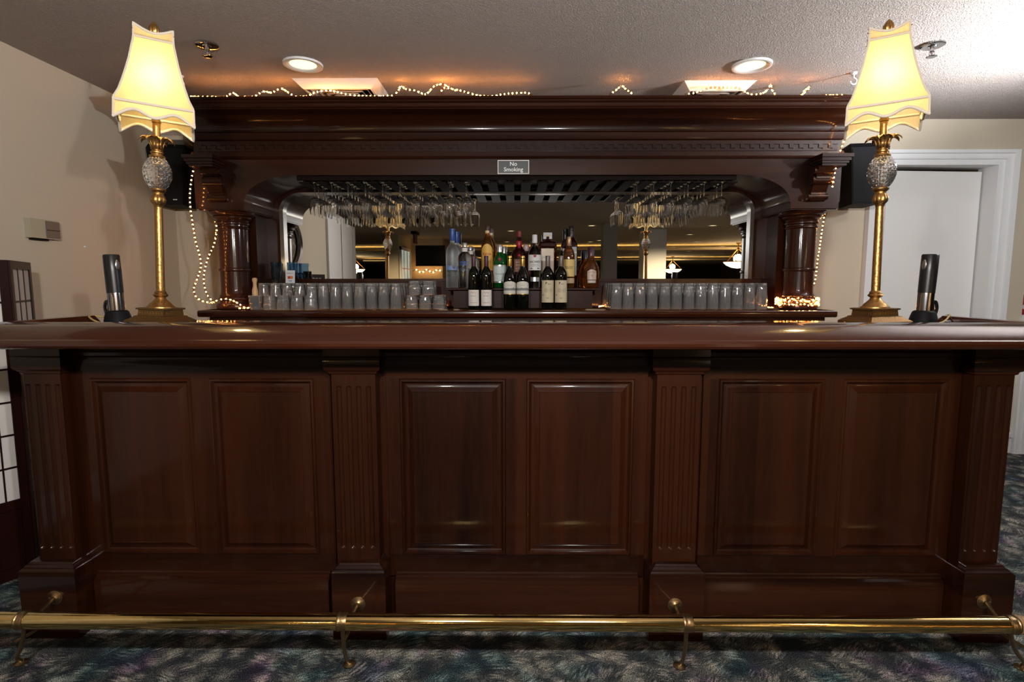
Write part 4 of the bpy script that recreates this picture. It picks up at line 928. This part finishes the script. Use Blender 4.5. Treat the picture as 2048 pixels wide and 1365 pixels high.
# wine, bordeaux shape
BX = [(0, .86), (.008, .97), (.03, 1), (.60, 1), (.65, .985), (.69, .92), (.73, .74), (.765, .52), (.79, .41), (.82, .37), (.99, .36)]
def cap_wine(a=.76): return [(a, .385), (a+.005, .40), (.955, .375), (.957, .40), (.985, .40), (1.0, .36)]
wine = [(948, 'burgundy', (.045, .008, .018), 'first', 'maroon capped wine bottle with a white square label, left one of two'), (973, 'burgundy', (.045, .008, .018), 'first', 'maroon capped wine bottle with a white square label, right one of two'),
        (1019.5, 'gold', None, 'second', 'gold capped wine bottle with a landscape label, left one of two'), (1045, 'gold', None, 'second', 'gold capped wine bottle with a landscape label, right one of two'),
        (1095, 'grey', (.10, .085, .08), 'third', 'grey capped wine bottle with a beige lettered label, left one of two'), (1121.3, 'grey', (.10, .085, .08), 'third', 'grey capped wine bottle with a beige lettered label, right one of two')]
CM = {'burgundy': capmat('maroon_foil', (.045, .010, .022), .4), 'gold': capmat('gold_foil', (.55, .33, .08), .3, .9), 'grey': capmat('grey_foil', (.13, .11, .10), .35, .4)}
LW = simple('label_white', (.62, .58, .54), .6); LC = simple('label_cream', (.50, .43, .30), .6); LS = simple('label_sky', (.55, .54, .47), .6)
for cx, ck, _, kind, lab in wine:
    o, r, H = bottle(lab, cx, 512 if ck != 'gold' else 512, 614, 3.49, 24.4 if ck != 'burgundy' else 22.5, BX if ck != 'gold' else [(0, .9), (.01, .98), (.03, 1), (.54, 1), (.60, .97), (.66, .86), (.71, .66), (.75, .47), (.79, .40), (.99, .37)], WG, (cap_wine(.76 if ck != 'gold' else .80), CM[ck]), 'foil_capsule', ZC)
    rr = r+.0006
    if ck == 'burgundy':
        l_ = patch(MB(), rr, H*.06, H*.36, 1.15).build('label', LW, o)
        t = MB(); strokes(t, rr+.0004, H*.245, .038, .004); strokes(t, rr+.0004, H*.12, .046, .0035); t.build('lettering', INKG, l_)
        t = MB()
        for k in range(7): t.sphere(((k-3)*.005, -rr-.0002+abs(k-3)**2*.00032, H*.31+.004*math.sin(k*2.1)), .0025, 6, 4, (1, .25, 1))
        t.build('crest', simple('crest_rose', (.34, .16, .12), .6), l_)
    elif ck == 'gold':
        l_ = patch(MB(), rr, H*.285, H*.475, 1.45, 18, H*.045).build('label', LS, o)
        m = MB(); hs = [random.uniform(.2, 1) for _ in range(30)]; v = []
        for i in range(29):
            a_ = -1.35+2.7*i/28; z_ = H*.375+H*.035*(hs[i]*.5+hs[max(0, i-1)]*.5)
            v += [((rr+.0004)*math.sin(a_), -(rr+.0004)*math.cos(a_), H*.35), ((rr+.0004)*math.sin(a_), -(rr+.0004)*math.cos(a_), z_)]
        m.add(v, [(2*i, 2*i+2, 2*i+3, 2*i+1) for i in range(28)]).build('printed_hills', simple('hills_grey', (.16, .17, .17), .7), l_)
        patch(MB(), rr+.0003, H*.275, H*.285, 1.45, 16).build('gold_edge', CM['gold'], l_)
        t = MB(); strokes(t, rr+.0005, H*.445, .030, .003); t.build('lettering', INKG, l_)
    else:
        l_ = patch(MB(), rr, H*.125, H*.54, 1.3, 18).build('label', LC, o)
        t = MB(); text_round(t, 'P', rr+.0005, H*.485, height=.016, ang=-.28); strokes(t, rr+.0005, H*.47, .018, .006, .22)
        text_round(t, 'C', rr+.0005, H*.352, height=.010, ang=-.36); text_round(t, 'C', rr+.0005, H*.352, height=.010, ang=.42); text_round(t, 'M', rr+.0005, H*.265, height=.008, ang=-.85); text_round(t, 'MC', rr+.0005, H*.205, height=.009)
        for a_, zc_ in ((-.36, .352), (.42, .352)):
            k_ = [((rr+.0005)*math.sin(a_+.011/rr*math.cos(q)), -(rr+.0005)*math.cos(a_+.011/rr*math.cos(q)), H*zc_+.011*math.sin(q)) for q in [2*PI*i/24 for i in range(24)]]
            t.tube(k_, .0005, 4, closed=True)
        t.build('lettering', INK, l_)
FROST = glassmat('frosted_glass', (.80, .84, .88), .42); CLR = glassmat('spirit_clear', (.93, .97, .97)); 
def tint(nm_, c, t=.93): return glassmat(nm_, c, .02, 1.45, t)
AMB = tint('amber_spirit', (.62, .20, .035)); DKA = tint('dark_amber', (.20, .03, .015)); GRN = tint('green_glass', (.015, .30, .05), .84); YEL = tint('gold_spirit', (.80, .45, .12))
BLU = capmat('blue_foil', (.02, .07, .26), .35); SIL = capmat('silver_cap', (.5, .5, .5), .3, .8); WC = capmat('white_cap', (.55, .55, .56), .4); BC = capmat('black_cap', (.012, .010, .010), .3); BRC = capmat('brown_cap', (.05, .02, .02), .4); REDC = capmat('red_ribbon', (.30, .012, .025), .4)
GG = [(0, .93), (.01, 1), (.55, 1), (.62, .97), (.67, .86), (.71, .62), (.745, .42), (.78, .36), (.99, .33)]
for cx, tp_, Y, lab in ((905.5, 458, 3.71, 'tall frosted vodka bottle with blue foil cap at the left end, front one'), (914.5, 464, 3.798, 'tall frosted vodka bottle with blue foil cap, half hidden behind its twin')):
    o, r, H = bottle(lab, cx, tp_, 576, Y, 26, GG, FROST, ([(.80, .37), (.805, .39), (.965, .37), (.97, .42), (.995, .42), (1, .38)], BLU), 'foil_cap', RISE)
    m = MB(); hs = [math.sin(i*.9)*.3+math.sin(i*.37)*.5+.6 for i in range(20)]; v = []
    for i in range(20):
        a_ = -.95+1.9*i/19; v += [((r+.0006)*math.sin(a_), -(r+.0006)*math.cos(a_), H*.30), ((r+.0006)*math.sin(a_), -(r+.0006)*math.cos(a_), H*(.33+.055*hs[i]))]
    m.add(v, [(2*i, 2*i+2, 2*i+3, 2*i+1) for i in range(19)]).build('printed_mountains', simple('print_blue', (.16, .24, .48), .5), o)
    t = MB(); text_round(t, 'goose', r+.0007, H*.205, width=r*1.75); t.build('lettering', simple('print_grey', (.13, .14, .18), .5), o)
AB = [(0, .93), (.012, 1), (.66, 1), (.72, .93), (.76, .76), (.785, .5), (.80, .40), (.90, .40), (.905, .34), (.95, .34)]
for cx, tp_, Y, lab in ((930, 486, 3.655, 'clear round shouldered vodka bottle with blue lettering, front one'), (941.5, 493, 3.79, 'clear round shouldered vodka bottle, half hidden behind its twin')):
    o, r, H = bottle(lab, cx, tp_, 576, Y, 27.5, AB, CLR, ([(.90, .33), (.905, .37), (.985, .36), (1, .30)], SIL), 'screw_cap', RISE)
    t = MB(); text_round(t, 'absolut', r+.0007, H*.54, width=r*1.6); strokes(t, r+.0007, H*.42, r*1.3, .003); strokes(t, r+.0007, H*.39, r*1.2, .003); t.build('lettering', INKB, o)
    patch(MB(), r+.0005, H*.80, H*.80+.001, .3, 4); nb = MB().loft([sring(r*.42, r*.42, H*.80), sring(r*.42, r*.42, H*.885)], True, True).build('neck_label', LW, o)
KA = [(0, .94), (.01, 1), (.58, 1), (.66, .99), (.72, .88), (.77, .66), (.80, .52), (.83, .36), (.87, .33), (.94, .31)]
for cx, tp_, Y, lab in ((975, 452, 3.70, 'tall amber coffee liqueur bottle with a yellow label, front one'), (981.5, 457, 3.80, 'tall amber liqueur bottle hidden behind the yellow label bottle')):
    o, r, H = bottle(lab, cx, tp_, 576, Y, 25, KA, AMB, ([(.925, .31), (.93, .36), (.99, .36), (1, .3)], BRC), 'screw_cap', RISE)
    MB().loft([sring(r*.35, r*.35, H*.88), sring(r*.34, r*.34, H*.922)], True, True).build('neck_band', simple('neck_cream', (.55, .42, .24), .5), o)
    if Y < 3.8:
        l_ = patch(MB(), r+.0006, H*.28, H*.62, 1.0, 18, H*.085).build('label', simple('label_ochre', (.60, .34, .06), .5), o)
        t = MB(); text_round(t, 'kahlua', r+.0012, H*.545, width=r*1.45); t.build('lettering', INKR, l_); patch(MB(), r+.001, H*.43, H*.47, .3, 6).build('small_panel', LW, l_)
TQ = [(0, .9), (.02, 1), (.52, 1), (.60, .98), (.68, .86), (.75, .62), (.80, .42), (.83, .36), (.90, .34)]
for cx, tp_, Y, lab in ((999.5, 490, 3.665, 'green gin bottle with a red wax seal and pale label, front one'), (1008, 493, 3.785, 'green gin bottle half hidden behind its twin')):
    o, r, H = bottle(lab, cx, tp_, 576, Y, 27, TQ, GRN, ([(.83, .40), (.90, .38), (.905, .44), (.99, .42), (1, .38)], SIL), 'screw_cap', RISE)
    l_ = patch(MB(), r+.0006, H*.15, H*.50, 1.15, 14).build('label', simple('label_pale', (.50, .58, .56), .5), o)
    patch(MB(), r+.0008, H*.50, H*.53, 1.2, 14).build('silver_band', SIL, l_); patch(MB(), r+.0008, H*.12, H*.145, 1.2, 14).build('silver_band', SIL, l_)
    t = MB(); text_round(t, 'tanq', r+.0012, H*.32, width=r*1.5); t.build('lettering', simple('ink_teal', (.05, .16, .20), .5), l_)
    MB().lathe([(0, .0095), (.003, .009), (.004, .005)], 20).xf(Matrix.Translation((0, -r*.93, H*.66)) @ Matrix.Rotation(PI/2+.35, 4, 'X')).build('wax_seal', INKR, o)
GM = [(0, .85), (.03, .97), (.12, 1), (.40, 1), (.52, .95), (.60, .84), (.66, .68), (.70, .48), (.74, .33), (.80, .31), (.86, .28), (.9, .27)]
o, r, H = bottle('round dark brown liqueur bottle with a red ribbon neck', 1038, 463, 576, 3.71, 35.5, GM, DKA, ([(.90, .26), (.905, .245), (.985, .24), (1, .22)], capmat('red_cap', (.16, .02, .02), .35)), 'cap', RISE)
MB().loft([sring(r*.29, r*.29, H*.83), sring(r*.265, r*.265, H*.9)], True, True).build('neck_band', WC, o)
m = MB(); v = []
for i in range(13):
    t_ = i/12; z_ = H*(.83-.28*t_); rr_ = r*(.32+(.0 if t_ < .3 else (t_-.3)*.95)); v += [(-.0085, -rr_, z_), (.0085, -rr_, z_)]
m.add(v, [(2*i, 2*i+1, 2*i+3, 2*i+2) for i in range(12)], True); rb = m.build('ribbon', REDC, o); rb.modifiers.new('s', 'SOLIDIFY').thickness = .0008
MB().loft([sring(r*.345, r*.345, H*.70), sring(r*.315, r*.315, H*.83)], True, True).build('ribbon_neck', REDC, o)
l_ = patch(MB(), r+.0006, H*.28, H*.50, .6, 12).build('label', simple('label_brown', (.22, .10, .07), .5), o)
t = MB(); strokes(t, r+.0012, H*.45, r*.8, .007); strokes(t, r+.0012, H*.40, r*.7, .006); strokes(t, r+.0012, H*.34, r*.8, .004); t.build('lettering', LC, l_)
BA = [(0, .9), (.015, 1), (.62, 1), (.67, .93), (.72, .74), (.76, .50), (.80, .40), (.85, .37), (.93, .35)]
o, r, H = bottle('clear white rum bottle with a white label and round red badge', 1069, 470, 576, 3.66, 26, BA, CLR, ([(.84, .36), (.845, .41), (.995, .39), (1, .35)], WC), 'screw_cap', RISE)
l_ = patch(MB(), r+.0006, H*.33, H*.62, 1.35, 16).build('label', simple('label_offwhite', (.60, .60, .58), .5), o)
t = MB(); text_round(t, 'bacardi', r+.0012, H*.49, width=r*1.7); strokes(t, r+.0012, H*.44, r*1.2, .0035); strokes(t, r+.0012, H*.41, r*1.5, .0025); t.build('lettering', INK, l_)
m = MB().lathe([(0, .010), (.002, .010), (.003, .006)], 24).xf(Matrix.Translation((0, -r-.001, H*.60)) @ Matrix.Rotation(PI/2, 4, 'X')); m.build('badge', simple('badge_red', (.28, .03, .05), .5), l_)
m = MB()
for s in (-1, 1): m.sphere((s*r*.5, -r*.90-.001, H*.365), .005, 8, 5, (1.4, .3, .7))
m.build('printed_scroll', INK, l_); patch(MB(), r+.0006, H*.12, H*.20, .7, 10).build('lower_band', SIL, o)
o, r, H = bottle('clear spirit bottle with a pinkish stopper, behind the white rum bottle', 1052, 489, 576, 3.80, 22, BA, CLR, ([(.84, .36), (.845, .46), (.93, .62), (.98, .5), (1, .2)], simple('pink_stopper', (.42, .28, .30), .3)), 'stopper', RISE)
DS = [(0, .92, 6), (.01, .99, 6), (.72, 1, 6), (.80, .97, 6), (.83, .88, 5), (.845, .6, 3), (.86, .30, 2), (.93, .26, 2)]
o, r, H = bottle('square dark red almond liqueur bottle with a black square cap', 1094.5, 466, 576, 3.765, 36, DS, DKA, None, '', RISE, .55)
MB().box((-r*.48, -.014, H*.885), (r*.48, .014, H*1.0)).build('cap', BC, o); MB().box((-r*.35, -.0145, H*.93), (r*.35, -.0141, H*.955)).build('cap_band', simple('cap_tan', (.42, .32, .20), .5), o)
l_ = MB().box((-r*.72, -r*.556, H*.26), (r*.66, -r*.55, H*.71)).build('label', simple('label_ivory', (.60, .50, .38), .5), o)
t = MB(); text_flat(t, 'dis', -r*.03, -r*.556-.0005, H*.55, width=r*1.15); t.build('lettering', INKG, l_)
CU = [(0, .93), (.015, 1), (.60, 1), (.66, .96), (.73, .80), (.78, .55), (.82, .36), (.87, .30), (.97, .29)]
o, r, H = bottle('gold tequila bottle with a yellow label and gold neck foil', 1137, 474, 576, 3.665, 23.5, CU, AMB, ([(.82, .38), (.825, .40), (.94, .38), (.985, .36), (1, .32)], capmat('tan_foil', (.36, .22, .12), .3, .5)), 'neck_foil', RISE, .8)
l_ = patch(MB(), r+.0006, H*.22, H*.555, 1.1, 14).build('label', simple('label_yellow', (.58, .42, .14), .5), o)
l_.data.transform(Matrix.Translation((0, .0, 0))); t = MB(); text_round(t, 'cuervo', r+.0012, H*.40, width=r*1.6); t.build('lettering', INK, l_); patch(MB(), r+.0006, H*.09, H*.19, 1.1, 14).build('lower_label', simple('label_buff', (.40, .28, .16), .5), o)
JD = [(0, .93, 5), (.01, 1, 5), (.66, 1, 5), (.72, .97, 4), (.78, .70, 3), (.82, .40, 2.2), (.86, .33, 2), (.93, .32, 2)]
for cx, tp_, Y, w_, lab in ((1141, 453, 3.76, 25, 'tall square whiskey bottle with black cap and black label, behind the tequila'), (1129, 457, 3.82, 12, 'black capped whiskey bottle, hindmost behind the tequila')):
    o, r, H = bottle(lab, cx, tp_, 576, Y, w_, JD, DKA, ([(.80, .44), (.805, .47), (.87, .40), (.93, .36), (.935, .42), (.995, .42), (1, .38)], BC), 'cap', RISE)
    if Y < 3.85:
        l_ = MB().box((-r*.8, -r-.0012, H*.2), (r*.8, -r-.0004, H*.66)).build('label', BC, o); t = MB(); strokes(t, None, H*.57, r*1.5, .012); strokes(t, None, H*.45, r*1.3, .008); t.v = [(x, -r-.0016, z) for x, y, z in t.v]; t.build('lettering', LW, l_)
CH_ = [(0, .88), (.03, .98), (.10, 1), (.40, .98), (.52, .90), (.62, .68), (.69, .46), (.75, .36), (.82, .34), (.95, .32)]
for cx, tp_, Y, w_, lab in ((1181, 495, 3.69, 33, 'amber whisky bottle with a dark red cap at the right end, front one'), (1171, 502, 3.80, 28, 'amber whisky bottle with a dark cap, half hidden behind the rightmost one')):
    o, r, H = bottle(lab, cx, tp_, 576, Y, w_, CH_, AMB, ([(.78, .37), (.785, .40), (.985, .40), (1, .35)], capmat('oxblood_cap_%d' % cx, (.05, .015, .025) if cx > 1175 else (.03, .03, .04), .3)), 'cap', RISE)
    if cx > 1175:
        l_ = patch(MB(), r+.0006, H*.20, H*.40, .55, 12, H*.05).build('label', simple('label_silver', (.45, .36, .30), .4), o)
        t = MB(); text_round(t, 'chivas', r+.0012, H*.385, width=r*1.2); text_round(t, 'twelve', r+.0014, H*.30, height=.012); t.build('lettering', INKR, l_)
        patch(MB(), r+.0003, H*.12, H*.185, .5, 10).build('lower_label', simple('label_silver2', (.42, .38, .34), .4), o)
